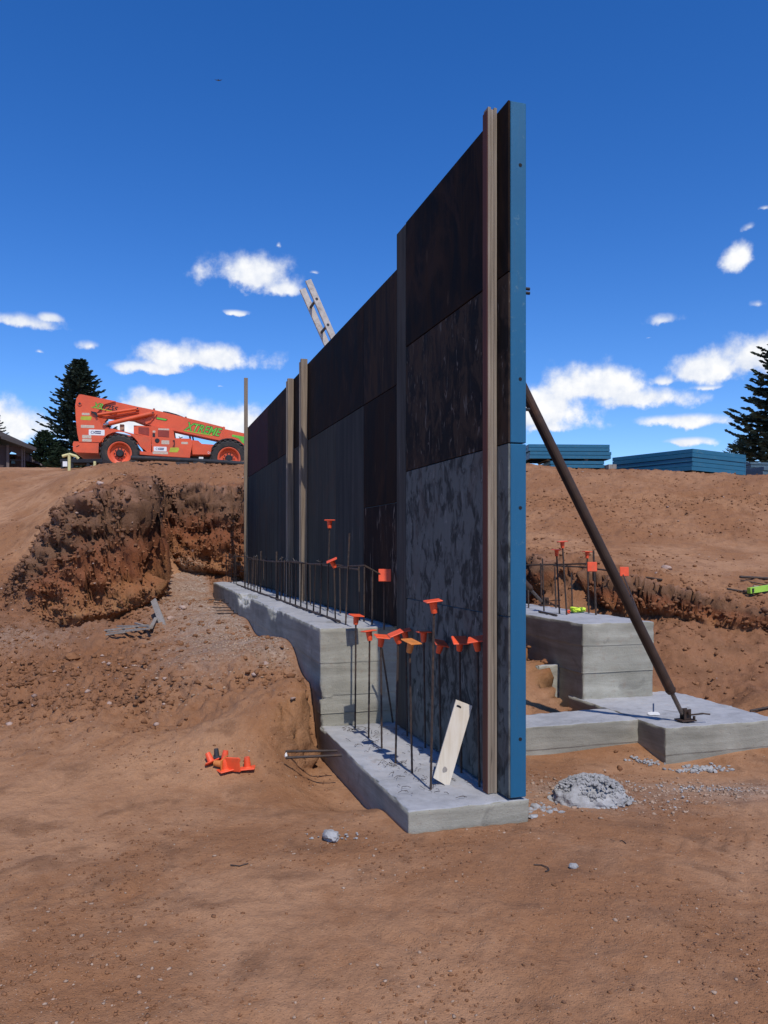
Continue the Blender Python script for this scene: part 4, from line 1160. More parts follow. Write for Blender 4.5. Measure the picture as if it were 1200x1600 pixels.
# loose rebar lying by the far footing
zs = 0.62
for i, (y, xa, xb) in enumerate(((943, 322, 380), (945, 330, 376), (948, 326, 388), (951, 334, 384), (954, 332, 396), (957, 338, 392), (960, 336, 400))):
    a = onz(xa, y, zs); b = onz(xb, y + 2.0 - (i % 3), zs)
    b = Vector((b.x, b.y, zs + 0.02)); a.z = gz(a.x, a.y) + 0.03; b.z = max(gz(b.x, b.y) + 0.03, a.z)
    rod(f'{ORD[i]} bar from the back in the loose bundle on gravel by the far footing end', a, b, 'loose rebar bundle', 0.010)
# ------------------------------------------------------------------ telehandler on the upper grade
SM = 0.0232
MF = frame(Vector(((255 - CX) / F * 29.0, 28.6, 4.27)), R(13.0))
def mx(zx): return (100 + zx / 4 - 250) * SM * 0.97
def mz(zy): return (741 - (600 + zy / 4)) * SM
def mp(*pts): return [(mx(a), mz(b)) for a, b in pts]
tele = thing('telehandler', 'orange telescopic handler with lowered boom parked on the dirt bank', 'telehandler', tuple(MF.translation), R(13.0))
def part(name, mat, parent=tele, **k):
    class _C:
        pass
    return None
# wheel arches need clearance: bodies are built around them
WB = 2.45                     # overall width
def mprism(name, pts, y0, y1, mat, parent=tele):
    q = MB(MF); q.prism(mp(*pts), y0, y1); return q.build(name, M[mat], parent)
def arch(cx, cy, r, a0, a1, n=9):
    return [(cx + r * math.cos(R(a0 + (a1 - a0) * k / n)), cy - r * math.sin(R(a0 + (a1 - a0) * k / n))) for k in range(n + 1)]
# rear side plates with the wheel arch cut out (near and far side)
rear = [(112, 96), (96, 120), (89, 165), (93, 250), (101, 330), (112, 382), (228, 382)] + arch(353, 445, 132, 152, 20) + [(545, 452), (545, 345), (440, 325), (352, 304), (300, 294), (246, 276), (222, 240), (210, 212), (260, 150), (330, 128), (125, 95)]
for y0, y1 in ((0.10, 0.16), (WB - 0.16, WB - 0.10)):
    mprism('side_plate', rear, y0, y1, 'orange')
mprism('frame', [(112, 330), (118, 400), (230, 400), (260, 330), (440, 340), (545, 350), (545, 440), (800, 440), (990, 440), (1100, 400), (1000, 385), (870, 372), (560, 350), (330, 310), (240, 292)], 0.55, WB - 0.55, 'orange')
mprism('counterweight', [(80, 380), (74, 395), (76, 438), (90, 446), (225, 448), (228, 384)], 0.12, WB - 0.12, 'orange')
q = MB(MF); q.tube([(mx(95), 0.115, mz(412)), (mx(112), 0.115, mz(404))], 0.012, 6); q.build('tow_hook', M['black'], tele)
# boom
boom = mprism('boom', [(125, 96), (330, 129), (460, 154), (560, 170), (640, 186), (740, 207), (1000, 263), (1000, 352), (860, 327), (640, 286), (520, 264), (430, 232), (300, 224), (215, 215), (150, 190), (118, 140)], 0.02 + 0.16, 0.80, 'orange')
inner = mprism('inner_boom', [(1000, 272), (1130, 296), (1400, 352), (1400, 420), (1130, 374), (1000, 348)], 0.24, 0.74, 'orange')
mprism('boom_collar', [(994, 259), (1006, 262), (1006, 358), (994, 355)], 0.16, 0.82, 'orange')
mprism('hose_guard', [(618, 172), (650, 176), (700, 188), (742, 203), (738, 210), (690, 200), (640, 188), (612, 182)], 0.30, 0.62, 'black')
mprism('boom_head', [(1390, 340), (1440, 352), (1450, 440), (1400, 470), (1385, 425)], 0.22, 0.76, 'orange')
q = MB(MF); q.box(mx(1452), mx(1470), -0.2, 1.3, mz(480), mz(380)); q.build('carriage', M['black'], tele)
for yy in (0.1, 0.9):
    q = MB(MF); q.box(mx(1472), mx(1680), yy, yy + 0.12, mz(480), mz(472)); q.build('fork', M['black'], tele)
# gusset under the boom and the lift cylinders
mprism('gusset', [(505, 240), (560, 190), (582, 196), (540, 248), (512, 262)], 0.13, 0.20, 'orange')
def cyl(name, a, b, r, y, mat='orange'):
    q = MB(MF); q.tube([(mx(a[0]), y, mz(a[1])), (mx(b[0]), y, mz(b[1]))], r, 14); return q.build(name, M[mat], tele)
cyl('lift_cylinder', (290, 268), (545, 197), 0.078, 0.06)
cyl('cylinder_rod', (258, 277), (290, 268), 0.045, 0.06, 'chrome')
cyl('slave_cylinder', (222, 216), (455, 172), 0.052, 0.05)
cyl('slave_cylinder', (250, 232), (470, 190), 0.035, 0.12)
for (x, y, r) in ((262, 272, 0.06), (556, 193, 0.055), (462, 170, 0.055), (116, 152, 0.075)):
    q = MB(MF); q.lathe([(0.0, -0.03), (r, -0.03), (r, 0.08)], 'Y', (mx(x), 0.06 if x != 116 else 0.10, mz(y)), 14); p_ = q.build('pivot_pin', M['orange'], tele)
    q = MB(MF); q.lathe([(0.0, -0.034), (r * 0.55, -0.034), (r * 0.55, 0.0)], 'Y', (mx(x), 0.06 if x != 116 else 0.10, mz(y)), 12); q.build('pin_end', M['black'], p_)
mprism('link_bracket', [(182, 196), (215, 202), (228, 222), (218, 232), (206, 215), (190, 206)], 0.02, 0.10, 'black')
mprism('upright_strut', [(350, 262), (376, 262), (376, 306), (350, 302)], 0.35, 0.5, 'tan_metal')
mprism('engine_cover', [(440, 268), (545, 270), (548, 345), (470, 336), (436, 322)], WB * 0.5, WB - 0.25, 'orange')
# guard box next to the boom, cab and console
g = mprism('guard_box', [(437, 270), (545, 272), (546, 345), (437, 320)], 0.18, 0.30, 'orange')
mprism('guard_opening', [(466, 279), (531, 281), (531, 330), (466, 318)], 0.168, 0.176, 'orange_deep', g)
cabp = mprism('cab_side', [(546, 270), (655, 288), (682, 300), (690, 345), (793, 345), (800, 372), (783, 463), (553, 455), (546, 345)], 0.04, 0.22, 'orange')
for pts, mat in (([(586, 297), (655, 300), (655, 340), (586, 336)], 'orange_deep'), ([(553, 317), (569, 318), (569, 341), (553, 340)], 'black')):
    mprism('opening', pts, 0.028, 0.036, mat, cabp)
q = MB(MF); q.lathe([(0, -0.02), (0.07, -0.02), (0.085, 0.0), (0.085, 0.02)], 'Y', (mx(582), 0.04, mz(363)), 14); hm = q.build('mirror', M['black'], cabp)
mprism('grab_handle', [(678, 358), (690, 358), (690, 395), (678, 395), (678, 391), (684, 391), (684, 362), (678, 362)], 0.01, 0.036, 'dark_print', cabp)
mprism('lower_body', [(470, 430), (553, 434), (553, 455), (470, 450)], 0.06, 0.20, 'orange')
mprism('hood', [(690, 346), (835, 350), (858, 370), (975, 375), (958, 396), (925, 436), (800, 438), (795, 372)], 0.26, WB - 0.3, 'orange')
mprism('front_axle_frame', [(800, 436), (925, 438), (925, 470), (800, 470)], 0.7, WB - 0.7, 'black')
mprism('belly', [(235, 400), (800, 440), (800, 474), (300, 474)], 0.75, WB - 0.75, 'black')
q = MB(MF); q.box(mx(840), mx(868), 0.3, 0.5, mz(472), mz(452)); q.build('white_box', M['white_scrap'], tele)
# cab frame seen through the gap under the boom
def cbar(a, b, y, r=0.028, mat='black'):
    q = MB(MF); q.tube([(mx(a[0]), y, mz(a[1])), (mx(b[0]), y, mz(b[1]))], r, 6); q.build('cab_frame', M[mat], tele)
cbar((690, 346), (672, 215), 1.5); cbar((792, 350), (765, 225), 1.5, 0.04); cbar((812, 352), (788, 230), 2.2, 0.035); cbar((672, 215), (790, 232), 1.5); cbar((560, 270), (575, 208), 1.5); cbar((575, 208), (672, 215), 1.5)
cbar((560, 270), (575, 208), 2.3); cbar((575, 208), (788, 230), 2.3)
q = MB(MF); q.tube([(mx(715), 1.2, mz(340)), (mx(722), 1.2, mz(318)), (mx(710), 1.2, mz(306))], 0.014, 6); q.tube([(mx(696), 1.2, mz(326)), (mx(735), 1.2, mz(310))], 0.016, 6); q.build('steering_wheel', M['black'], tele)
mprism('seat', [(600, 300), (640, 300), (650, 345), (596, 345)], 0.9, 1.4, 'black')
for x, yb, h in ((558, 168, 22), (757, 208, 16)):
    q = MB(MF); q.tube([(mx(x), 0.5, mz(yb + 4)), (mx(x), 0.5, mz(yb - h * 0.7))], 0.035, 8); q.build('boom_lamp', M['orange_deep'], tele)
# wheels
def wheel(cx, cy, r, yb, near=True):
    w_ = 0.40; c = (mx(cx), yb, mz(cy)); s = 1
    q = MB(MF)
    q.lathe([(r * 0.58, 0.02), (r * 0.66, -0.005), (r * 0.86, -0.01), (r * 0.945, 0.035), (r * 0.965, 0.10), (r * 0.965, w_ - 0.10), (r * 0.945, w_ - 0.035), (r * 0.86, w_ + 0.01), (r * 0.60, w_)], 'Y', c, 40)
    ty = q.build('wheel', M['tyre'], tele, smooth=False)
    q = MB(MF)
    n = 22
    for k in range(n):
        for sd in (0, 1):
            an = 2 * math.pi * (k + 0.5 * sd) / n; a2 = an + 0.13
            rad = lambda a, rr, y: Vector((c[0] + rr * math.cos(a), c[1] + y, c[2] + rr * math.sin(a)))
            y0, y1 = (-0.008, w_ * 0.47) if sd == 0 else (w_ + 0.008, w_ * 0.53)
            vs = []
            for (aa, yy) in ((an, y0), (an + 0.12, y0), (a2 + 0.12, y1), (a2, y1)):
                for rr in (r * 0.93 if yy in (y0,) else r * 0.95, r * 1.0): vs.append(rad(aa, rr, yy))
            q.add(vs, [(0, 2, 4, 6), (1, 7, 5, 3), (0, 1, 3, 2), (2, 3, 5, 4), (4, 5, 7, 6), (6, 7, 1, 0)])
    o = q.build('tread', M['tyre'], ty); o['kind'] = 'stuff'
    q = MB(MF); q.lathe([(0.0, 0.13), (r * 0.30, 0.13), (r * 0.34, 0.15), (r * 0.48, 0.12), (r * 0.50, 0.03), (r * 0.56, 0.0), (r * 0.60, 0.0), (r * 0.60, 0.05)], 'Y', c, 32)
    q.build('rim', M['orange'], ty)
    q = MB(MF); q.lathe([(0.0, 0.01), (r * 0.15, 0.01), (r * 0.20, 0.04), (r * 0.21, 0.14)], 'Y', c, 18); q.build('hub', M['black'], ty)
    q = MB(MF)
    for k in range(10):
        an = 2 * math.pi * k / 10; q.lathe([(0.0, 0.105), (0.022, 0.105), (0.022, 0.14)], 'Y', (c[0] + r * 0.27 * math.cos(an), c[1], c[2] + r * 0.27 * math.sin(an)), 6)
    o = q.build('lug_nuts', M['black'], ty); o['kind'] = 'stuff'
wheel(355, 447, 0.685, 0.0); wheel(1030, 462, 0.685, 0.0)
wheel(355, 447, 0.685, WB - 0.4); wheel(1030, 462, 0.685, WB - 0.4)
mprism('fender', arch(1030, 462, 128, 150, 30) + arch(1030, 462, 122, 30, 150), 0.05, 0.45, 'black')

# printed marks
def lettering(text, zx, zy, h, ang, mat, y, shear=0.25, wid=1.0, off=0.0, parent=tele, name='lettering', bold=0.0):
    cu = bpy.data.curves.new('text', 'FONT'); cu.body = text; cu.size = 1.0; cu.shear = shear; cu.offset = off + bold; cu.fill_mode = 'FRONT'; cu.extrude = 0.0
    to = bpy.data.objects.new('text', cu); COL.objects.link(to)
    bpy.context.view_layer.update()
    dg = bpy.context.evaluated_depsgraph_get()
    me = bpy.data.meshes.new_from_object(to.evaluated_get(dg))
    bpy.data.objects.remove(to)
    ca, sa = math.cos(R(ang)), math.sin(R(ang))
    hh = h / 4 * SM / 0.7
    base = MF @ Vector((mx(zx), y, mz(zy)))
    Mt = MF @ Matrix(((hh * wid * ca, -hh * sa, 0, mx(zx)), (0, 0, -0.001, y), (hh * wid * sa, hh * ca, 0, mz(zy)), (0, 0, 0, 1)))
    me.transform(wmat(parent).inverted() @ Mt)
    me.materials.append(M[mat])
    o = bpy.data.objects.new(name, me); COL.objects.link(o); o.parent = parent; return o
YB = 0.175
lettering('XTREME', 752, 286, 50, -9.5, 'dark_print', YB, 0.35, 0.80, 0.030, boom, bold=0.02)
lettering('XTREME', 752, 286, 50, -9.5, 'green_print', YB - 0.006, 0.35, 0.80, -0.004, boom, bold=0.02)
def decal(pts, mat, y, parent=boom, name='decal'):
    q = MB(MF); q.prism(mp(*pts), y, y + 0.003); return q.build(name, M[mat], parent)
decal([(738, 287), (752, 289), (928, 315), (924, 321), (752, 296)], 'lime_print', YB - 0.003, name='swoosh')
decal([(578, 213), (640, 224), (646, 229), (632, 237), (572, 227)], 'dark_print', YB - 0.001, name='stripe'); decal([(580, 215), (636, 225), (641, 229), (630, 234), (576, 225)], 'green_print', YB - 0.004, name='stripe')
decal([(1052, 306), (1120, 316), (1140, 322), (1140, 372), (1112, 352), (1094, 330), (1050, 318)], 'green_print', 0.234, inner, name='stripe')
lettering('XR', 192, 172, 34, -9.5, 'dark_print', 0.094, 0.35, 0.85, 0.02, tele, bold=0.02); lettering('XR', 192, 172, 34, -9.5, 'green_print', 0.091, 0.35, 0.85, -0.004, tele, bold=0.015)
lettering('1255', 252, 176, 27, -9.5, 'dark_print', 0.090, 0.3, 1.05, 0.0, tele, bold=0.035)
# the plate that carries the rear lettering lies against the boom
decal([(180, 168), (250, 178), (330, 192), (300, 191), (186, 172)], 'lime_print', 0.092, tele, 'swoosh')
lettering('ROXX', 119, 247, 22, 0, 'lime_print', 0.096, 0.3, 0.95, 0.0, tele, bold=0.01) if False else decal([(119, 246), (124, 228), (182, 226), (188, 232), (180, 250), (130, 249)], 'lime_print', 0.0965, tele, 'faded_badge')
def sticker(x0, y0, x1, y1, y, mat='sticker', parent=tele): return decal([(x0 + 2, y0), (x1 - 2, y0), (x1, y0 + 3), (x1, y1 - 3), (x1 - 2, y1), (x0 + 2, y1), (x0, y1 - 3), (x0, y0 + 3)], mat, y, parent, 'sticker')
sticker(128, 206, 174, 220, 0.0965, 'sticker_grey'); sticker(122, 280, 202, 297, 0.0965, 'sticker_grey'); sticker(130, 340, 184, 360, 0.0965, 'sticker_grey'); sticker(130, 364, 186, 380, 0.0965, 'sticker_grey')
def round_logo(x, y, yy, parent, s=1.0):
    decal(arch(x, y, 9 * s, 60, 300, 12) + arch(x, y, 6 * s, 300, 60, 12), 'navy', yy, parent, 'logo'); decal(arch(x + 5 * s, y, 9 * s, -75, 75, 12), 'navy', yy, parent, 'logo')
    for k, (a, b_) in enumerate(((16, 52), (16, 50))):
        decal([(x + a * s, y - 9 * s + 10 * k * s), (x + b_ * s, y - 8 * s + 10 * k * s), (x + b_ * s, y - 2 * s + 10 * k * s), (x + a * s, y - 3 * s + 10 * k * s)], 'navy', yy, parent, 'logo')
st = sticker(169, 306, 263, 340, 0.0965); round_logo(190, 323, 0.094, st)
st = sticker(560, 400, 640, 428, 0.0365, parent=cabp); round_logo(580, 414, 0.034, st, 0.85)
sticker(554, 430, 648, 446, 0.0365, 'sticker_grey', cabp); sticker(588, 287, 656, 297, 0.0365, 'sticker_grey', cabp); sticker(608, 360, 656, 384, 0.0365, 'sticker_grey', cabp); sticker(554, 302, 571, 314, 0.0365, 'sticker_grey', cabp)
decal([(654, 432), (664, 404), (712, 402), (718, 412), (706, 432)], 'lime_print', 0.0365, cabp, 'faded_badge')
lettering('Quality', 894, 430, 13, 0, 'sticker', 0.255, 0.1, 0.8)
sticker(730, 366, 772, 380, 0.0365, 'sticker_grey', cabp)

# black pipe along the crest of the bank, in front of the machine
def on_ground(px, py_guess, Y, dz=0.0):
    X = (px - CX) / F * Y; return Vector((X, Y, gz(X, Y) + dz))
pts = [on_ground(x, 0, y) for x, y in ((205, 21.9), (250, 21.9), (300, 21.7), (345, 21.5), (384, 21.4))]
tgt = [P(205, 715, 21.9), P(250, 717, 21.9), P(300, 719.5, 21.7), P(345, 722, 21.5), P(390, 725, 21.4)]
m = MB(); m.tube([Vector((p.x, p.y, t_.z)) for p, t_ in zip(pts, tgt)], 0.062, 10); o = m.build('drain_pipe', M['black_pipe']); tag(o, 'long black pipe lying along the bank crest in front of the orange telehandler', 'pipe')
for x, Y_ in ((312, 21.5), (285, 21.6)):
    p = P(x, 724, Y_); q = MB(frame(p)); q.box(-0.16, 0.16, -0.1, 0.1, -0.12, 0.03, 0.01); o = q.build('wood_block', M['trim_dark']); tag(o, 'dark block under the black pipe below the cab' if x == 312 else 'small dark block under the black pipe left of the other', 'block')
# pale yellow pipe stand and a dark skid at the left of the machine
p = P(103, 727, 24.0); t = thing('pipe_stand', 'pale yellow T shaped pipe standing left of the telehandler', 'pipe stand', tuple(p))
m = MB(); m.tube([p + Vector((0.10, 0, -0.5)), p + Vector((0.10, 0, 0.32))], 0.045, 10); m.build('post', M['pale_yellow'], t)
m = MB(); m.tube([p + Vector((-0.10, 0, 0.27)), p + Vector((0.0, 0, 0.30)), p + Vector((0.12, 0, 0.33)), p + Vector((0.30, 0.02, 0.27)), p + Vector((0.36, 0.05, 0.20))], 0.045, 10); m.build('arm', M['pale_yellow'], t)
p = P(148, 728, 24.3); m = MB(); m.tube([p + Vector((0, 0, -0.3)), p + Vector((0, 0, 0.14))], [0.05, 0.04], 10); o = m.build('pipe_stub', M['pale_yellow']); tag(o, 'short pale yellow pipe stub left of the rear wheel', 'pipe')
p = P(112, 722, 24.8); t = thing('steel_skid', 'low dark steel skid on the ground left of the telehandler', 'skid', tuple(p + Vector((0, 0, -0.25))))
q = MB(frame(p)); q.box(-0.36, 0.95, 0, 0.7, -0.02, 0.10, 0.01); q.build('deck', M['steel_dark'], t)
for x in (-0.30, 0.0, 0.5, 0.9):
    q = MB(frame(p)); q.box(x - 0.04, x + 0.04, 0.02, 0.1, -0.35, -0.022); q.build('leg', M['steel_dark'], t)
q = MB(frame(p)); q.box(-0.27, -0.13, -0.02, -0.005, -0.14, 0.02); q.build('tag', M['sticker'], t)
# ------------------------------------------------------------------ stacked form panels on the right bank
def stack(names, p, rot, L, Wd, n, th, mat, nice, sag=0.0, jit=0.03):
    """n loose form panels lying on each other, each a thing of its own"""
    for k in range(n):
        z = k * th
        t = thing('form_panel', nice(k, n), 'form panel', (p.x + RNG.uniform(-jit, jit), p.y + RNG.uniform(-jit, jit), p.z + z), rot + RNG.uniform(-.006, .006), names)
        t['category'] = 'form panel'
        fr = wmat(t)
        q = MB(fr); q.box(0, L, 0, 0.05, 0.006, th - 0.006, 0.004); q.build('edge_rail', M[mat], t)
        q = MB(fr); q.box(0, L, Wd - 0.05, Wd, 0.003, th - 0.003, 0.004); q.build('edge_rail', M[mat], t)
        q = MB(fr); q.box(0.003, 0.05, 0.0505, Wd - 0.0505, 0.004, th - 0.004, 0.003); q.build('end_rail', M[mat], t)
        q = MB(fr); q.box(L - 0.05, L - 0.003, 0.0505, Wd - 0.0505, 0.004, th - 0.004, 0.003); q.build('end_rail', M[mat], t)
        q = MB(fr); q.box(0.051, L - 0.051, 0.051, Wd - 0.051, th - 0.026, th - 0.006); q.build('plywood_face', M['ply_dark'], t)
def words_k(k, n, where):
    if k == n - 1: return f'topmost blue form panel of the {where}'
    if k == 0: return f'lowest blue form panel of the {where}'
    return f'blue form panel {ORD[n - 1 - k]} from the top of the {where}'
# right stack: corner towards the camera at px 1080
CR = P(1082, 735, 20.4); angx = R(-55.0)
Lx, Wx = 2.53, 2.45
pbase = Vector((CR.x - Lx * math.cos(angx), CR.y - Lx * math.sin(angx), CR.z))
stack('stacked form panels on the right bank', pbase, angx, Lx, Wx, 5, 0.113, 'blue_stack', lambda k, n: words_k(k, n, 'right hand stack on the bank'), jit=0.015)
# left stack, behind the brace
l1 = P(828, 713, 20.8); r1 = P(955, 716, 20.9)
ang1 = math.atan2((r1 - l1).y, (r1 - l1).x)
pbase = Vector((l1.x, l1.y, CAM_H + (HOR - 731) / F * 20.8))
pb0 = pbase + Vector((0.55, 0.05, 0))
stack('stacked form panels on the right bank', pb0, ang1, (r1 - l1).length - 0.72, 1.2, 2, 0.098, 'blue_stack', lambda k, n: ('lower' if k == 0 else 'upper') + ' of the two set back blue panels under the stack behind the brace pole', jit=0.01)
stack('stacked form panels on the right bank', pbase + Vector((-0.02, 0, 0.235)), ang1, (r1 - l1).length, 1.2, 4, 0.098, 'blue_stack', lambda k, n: words_k(k, n, 'stack directly behind the brace pole'))
for dx in (0.5, 1.5):
    q = MB(frame(pbase + Vector((dx, 0.1, 0.197)), ang1)); q.box(-0.04, 0.04, 0, 1.0, 0.002, 0.036); o = q.build('timber_bearer', M['tan_wood']); tag(o, ('left' if dx < 1 else 'right') + ' timber bearer between the blue panels behind the brace pole', 'timber')
q = MB(frame(P(954, 729, 20.7), 0.1)); q.box(-0.05, 0.16, 0, 0.5, -0.06, 0.06, 0.004); o = q.build('wood_block', M['old_plank']); tag(o, 'grey wood block in the gap between the two blue stacks', 'block')
for px in (1086, 1140):
    q = MB(frame(P(px, 733 + (px - 1086) * 0.09, 20.5 + (px - 1086) * 0.018), 0.0)); q.box(-0.05, 0.05, 0.05, 0.3, -0.14, -0.02, 0.004); o = q.build('wood_block', M['tan_wood']); tag(o, ('tan wood block under the near corner of the right hand blue stack' if px < 1100 else 'tan wood block under the right end of the right hand blue stack'), 'block')
# greyer stack at the frame's edge
p2 = P(1172, 739, 24.5)
stack('grey blue panels at the right edge', p2 + Vector((0.0, 0, 0)), R(14), 1.9, 1.0, 4, 0.085, 'grey_stack', lambda k, n: ['lowest', 'second from the bottom', 'third from the bottom', 'topmost'][k] + ' grey blue panel stacked at the right edge below the spruce')
stack('grey blue panels at the right edge', P(1192, 742, 22.8), R(20), 1.5, 1.0, 2, 0.12, 'grey_stack', lambda k, n: ('lower' if k == 0 else 'upper') + ' pale grey panel in front of the stack at the right edge')

# ------------------------------------------------------------------ trees
def spruce(label, base, H, rad, seed, mat='needles', dens=1.0, name='spruce_tree', sides=None, low=0.06):
    rg = np.random.RandomState(seed)
    t = thing(name, label, 'spruce tree', tuple(base), 0)
    m = MB(); m.tube([base + Vector((0, 0, -1.0)), base + Vector((0.03, 0, H * 0.5)), base + Vector((0.0, 0.02, H * 0.985))], [H * 0.022, H * 0.013, 0.01], 9); m.build('trunk', M['bark'], t)
    V = []; Fc = []
    lim = MB()
    nw = int(26 * dens)
    for wv in range(nw):
        f = low + (0.985 - low) * (wv / (nw - 1)) ** 0.92
        L = rad * ((1 - f) ** 0.72 * (0.86 + 0.3 * rg.rand()) + 0.03)
        nb = int(8 + 5 * (1 - f))
        a0 = rg.rand() * 7
        for b_ in range(nb):
            an = a0 + 2 * math.pi * b_ / nb + rg.normal() * 0.18
            Lb = L * (0.62 + 0.55 * rg.rand()); 
            if Lb < 0.05: continue
            droop = 0.30 * (1 - f) + 0.04; lift = 0.25
            z0 = H * f + rg.normal() * 0.06 * H / nw
            ca, sa = math.cos(an), math.sin(an)
            path = []
            for s in np.linspace(0, 1, 6):
                r_ = Lb * s
                zz = z0 + r_ * (-droop * math.sin(s * 2.1) * 0.8 + lift * s * s * 0.9)
                path.append(Vector((base.x + ca * r_, base.y + sa * r_, base.z + zz)))
            lim.tube(path, [0.025 * H / 10 * (1 - 0.85 * s) + 0.004 for s in np.linspace(0, 1, 6)], 4)
            # side sprays and hanging twigs
            nt = int((16 + 46 * Lb / rad) * dens)
            for k in range(nt):
                s = 0.15 + 0.85 * math.sqrt(rg.rand())
                i = min(4, int(s * 5)); fr_ = s * 5 - i
                p = path[i].lerp(path[i + 1], fr_)
                tl = (0.16 + 0.30 * rg.rand()) * (H / 8) ** 0.6 * (1.15 - 0.55 * s)
                sd = rg.choice([-1, 1]) * (0.5 + 0.9 * rg.rand())
                d = Vector((ca * 0.8 - sa * sd, sa * 0.8 + ca * sd, -0.25 + 0.55 * rg.rand())).normalized()
                if s > 0.9: d = Vector((ca - sa * 0.3 * sd, sa + ca * 0.3 * sd, 0.2 + 0.3 * rg.rand())).normalized()
                wd = tl * (0.17 + 0.13 * rg.rand())
                upv = Vector((rg.normal() * 0.5, rg.normal() * 0.5, 1)).normalized()
                sx = d.cross(upv).normalized() * wd
                nrm = sx.cross(d).normalized() * wd * 0.5
                e_ = p + d * tl
                b0 = len(V)
                # a needle-covered twig: two crossed tapering blades
                V += [p - sx * 0.5, p + sx * 0.5, p.lerp(e_, 0.55) + sx, e_, p.lerp(e_, 0.55) - sx]
                Fc.append((b0, b0 + 1, b0 + 2, b0 + 3, b0 + 4))
                V += [p - nrm, p.lerp(e_, 0.5) + nrm * 2 - sx * 0.2, e_, p.lerp(e_, 0.5) - nrm * 2 + sx * 0.2]
                Fc.append((b0 + 5, b0 + 6, b0 + 7, b0 + 8))
    lim.build('limbs', M['bark'], t, fix=False)['kind'] = 'stuff'
    me = bpy.data.meshes.new('crown'); inv = wmat(t).inverted()
    me.from_pydata([tuple(inv @ v) for v in V], [], Fc); me.materials.append(M[mat])
    o = bpy.data.objects.new('crown', me); COL.objects.link(o); o.parent = t
    return t
b_ = P(124, 740, 46.0); spruce('tall dark spruce behind the rear of the orange telehandler', b_, 6.55, 2.75, 3, dens=1.3)
b_ = P(70, 738, 42.0); spruce('low bushy green spruce between the house and the tall spruce', b_, 2.2, 1.3, 5, 'needles_green', 1.0)
b_ = P(96, 738, 40.0); spruce('small green spruce at the foot of the tall spruce, left of the telehandler', b_, 1.25, 0.9, 8, 'needles_green', 0.9)
b_ = P(1252, 745, 36.0); spruce('large spruce cut off by the right edge above the panels', b_, 8.0, 3.4, 6, dens=1.45, low=0.05)
b_ = P(1160, 722, 44.0); spruce('small dark spruce low behind the right hand panel stack', b_, 1.35, 1.2, 12, dens=0.8)
b_ = P(-8, 700, 70.0); spruce('distant spruce tip showing over the house roof at the left edge', b_, 3.2, 1.2, 14, dens=0.6)

# ------------------------------------------------------------------ house at the left edge
hb = P(0, 731, 37.0)
t = thing('house', 'low dark house with a shingled roof at the left edge of the upper grade', 'house', (hb.x, hb.y, hb.z - 0.3), R(25.0))
HF = frame(Vector((hb.x, hb.y, hb.z)), R(25.0))
k = 37.0 / F
def hx(px): return px * k
def hz(py): return (731 - py) * k
q = MB(HF); q.box(hx(-160), hx(12), 0.35, 7.0, -0.5, hz(694)); q.build('wall', M['wall_dark'], t)
# porch with arches to the right
q = MB(HF); q.box(hx(9), hx(13), 0.10, 0.34, -0.5, hz(694)); q.build('porch_post', M['post_grey'], t)
q = MB(HF); q.box(hx(30.5), hx(33), 0.10, 0.34, -0.5, hz(699)); q.build('porch_post', M['post_grey'], t)
q = MB(HF); q.box(hx(34), hx(36), 0.10, 0.34, -0.5, hz(699)); q.build('porch_post', M['post_grey'], t)
ap = [(hx(12.5), hz(704))]
apts = [(hx(18.5 + 5.5 * math.cos(R(a))), hz(711) + 5.5 * k * 1.35 * math.sin(R(a))) for a in range(180, -1, -20)]
q = MB(HF); q.prism([(hx(12.6), hz(694)), (hx(12.6), hz(711))] + apts + [(hx(30.4), hz(711)), (hx(30.4), hz(696.5))], 0.14, 0.30); q.build('arch', M['wall_dark'], t)
q = MB(HF); q.box(hx(13), hx(30), 0.15, 0.20, hz(718), hz(716.5)); q.build('railing', M['trim_dark'], t)
q = MB(HF); q.box(hx(12.2), hx(33), 2.4, 6.8, -0.5, hz(700)); q.build('porch_back_wall', M['wall_dark'], t)
q = MB(HF); q.box(hx(16), hx(22), 2.36, 2.395, hz(716), hz(705)); q.build('window', M['glass_dark'], t)
# roof: sloping eave line down to the right
q = MB(HF)
A = [(hx(-160), -0.5, hz(660)), (hx(2), -0.5, hz(676.5)), (hx(51), -0.5, hz(698.5)), (hx(51), -0.5, hz(700.5)), (hx(2), -0.5, hz(684)), (hx(-160), -0.5, hz(680))]
n = len(A); Bk = [(x - 0.2, 7.5, z + (0.9 if i < 2 else 0.5 if i == 2 else 0.4)) for i, (x, y, z) in enumerate(A)]
q.add(A + Bk, [tuple(range(n)), tuple(reversed(range(n, 2 * n)))] + [(i, (i + 1) % n, n + (i + 1) % n, n + i) for i in range(n)])
rf = q.build('roof', M['shingles'], t)
q = MB(HF); q.bar((hx(2), -0.53, hz(685.0)), (hx(51.5), -0.53, hz(701.6)), 0.06, 0.14); q.build('fascia', M['trim_dark'], rf)
# lower outbuilding roof behind the bushes
hb2 = P(46, 728, 41.0); t = thing('shed', 'low shed roof with pale edge between the house and the spruces', 'shed', (hb2.x, hb2.y, hb2.z - 0.3)); HF2 = frame(hb2, R(24.0)); k2 = 41.0 / F
q = MB(HF2); q.box(-12 * k2, 13 * k2, 0.3, 3.0, -0.5, 9 * k2); q.build('wall', M['wall_dark'], t)
q = MB(HF2); q.prism([(-12 * k2, 20 * k2), (-3 * k2, 20 * k2), (14 * k2, 6 * k2), (22 * k2, 0.5 * k2), (22 * k2, -1.5 * k2), (12 * k2, 4 * k2), (-12 * k2, 9.5 * k2)], 0.0, 3.4); q.build('roof', M['shingles'], t)

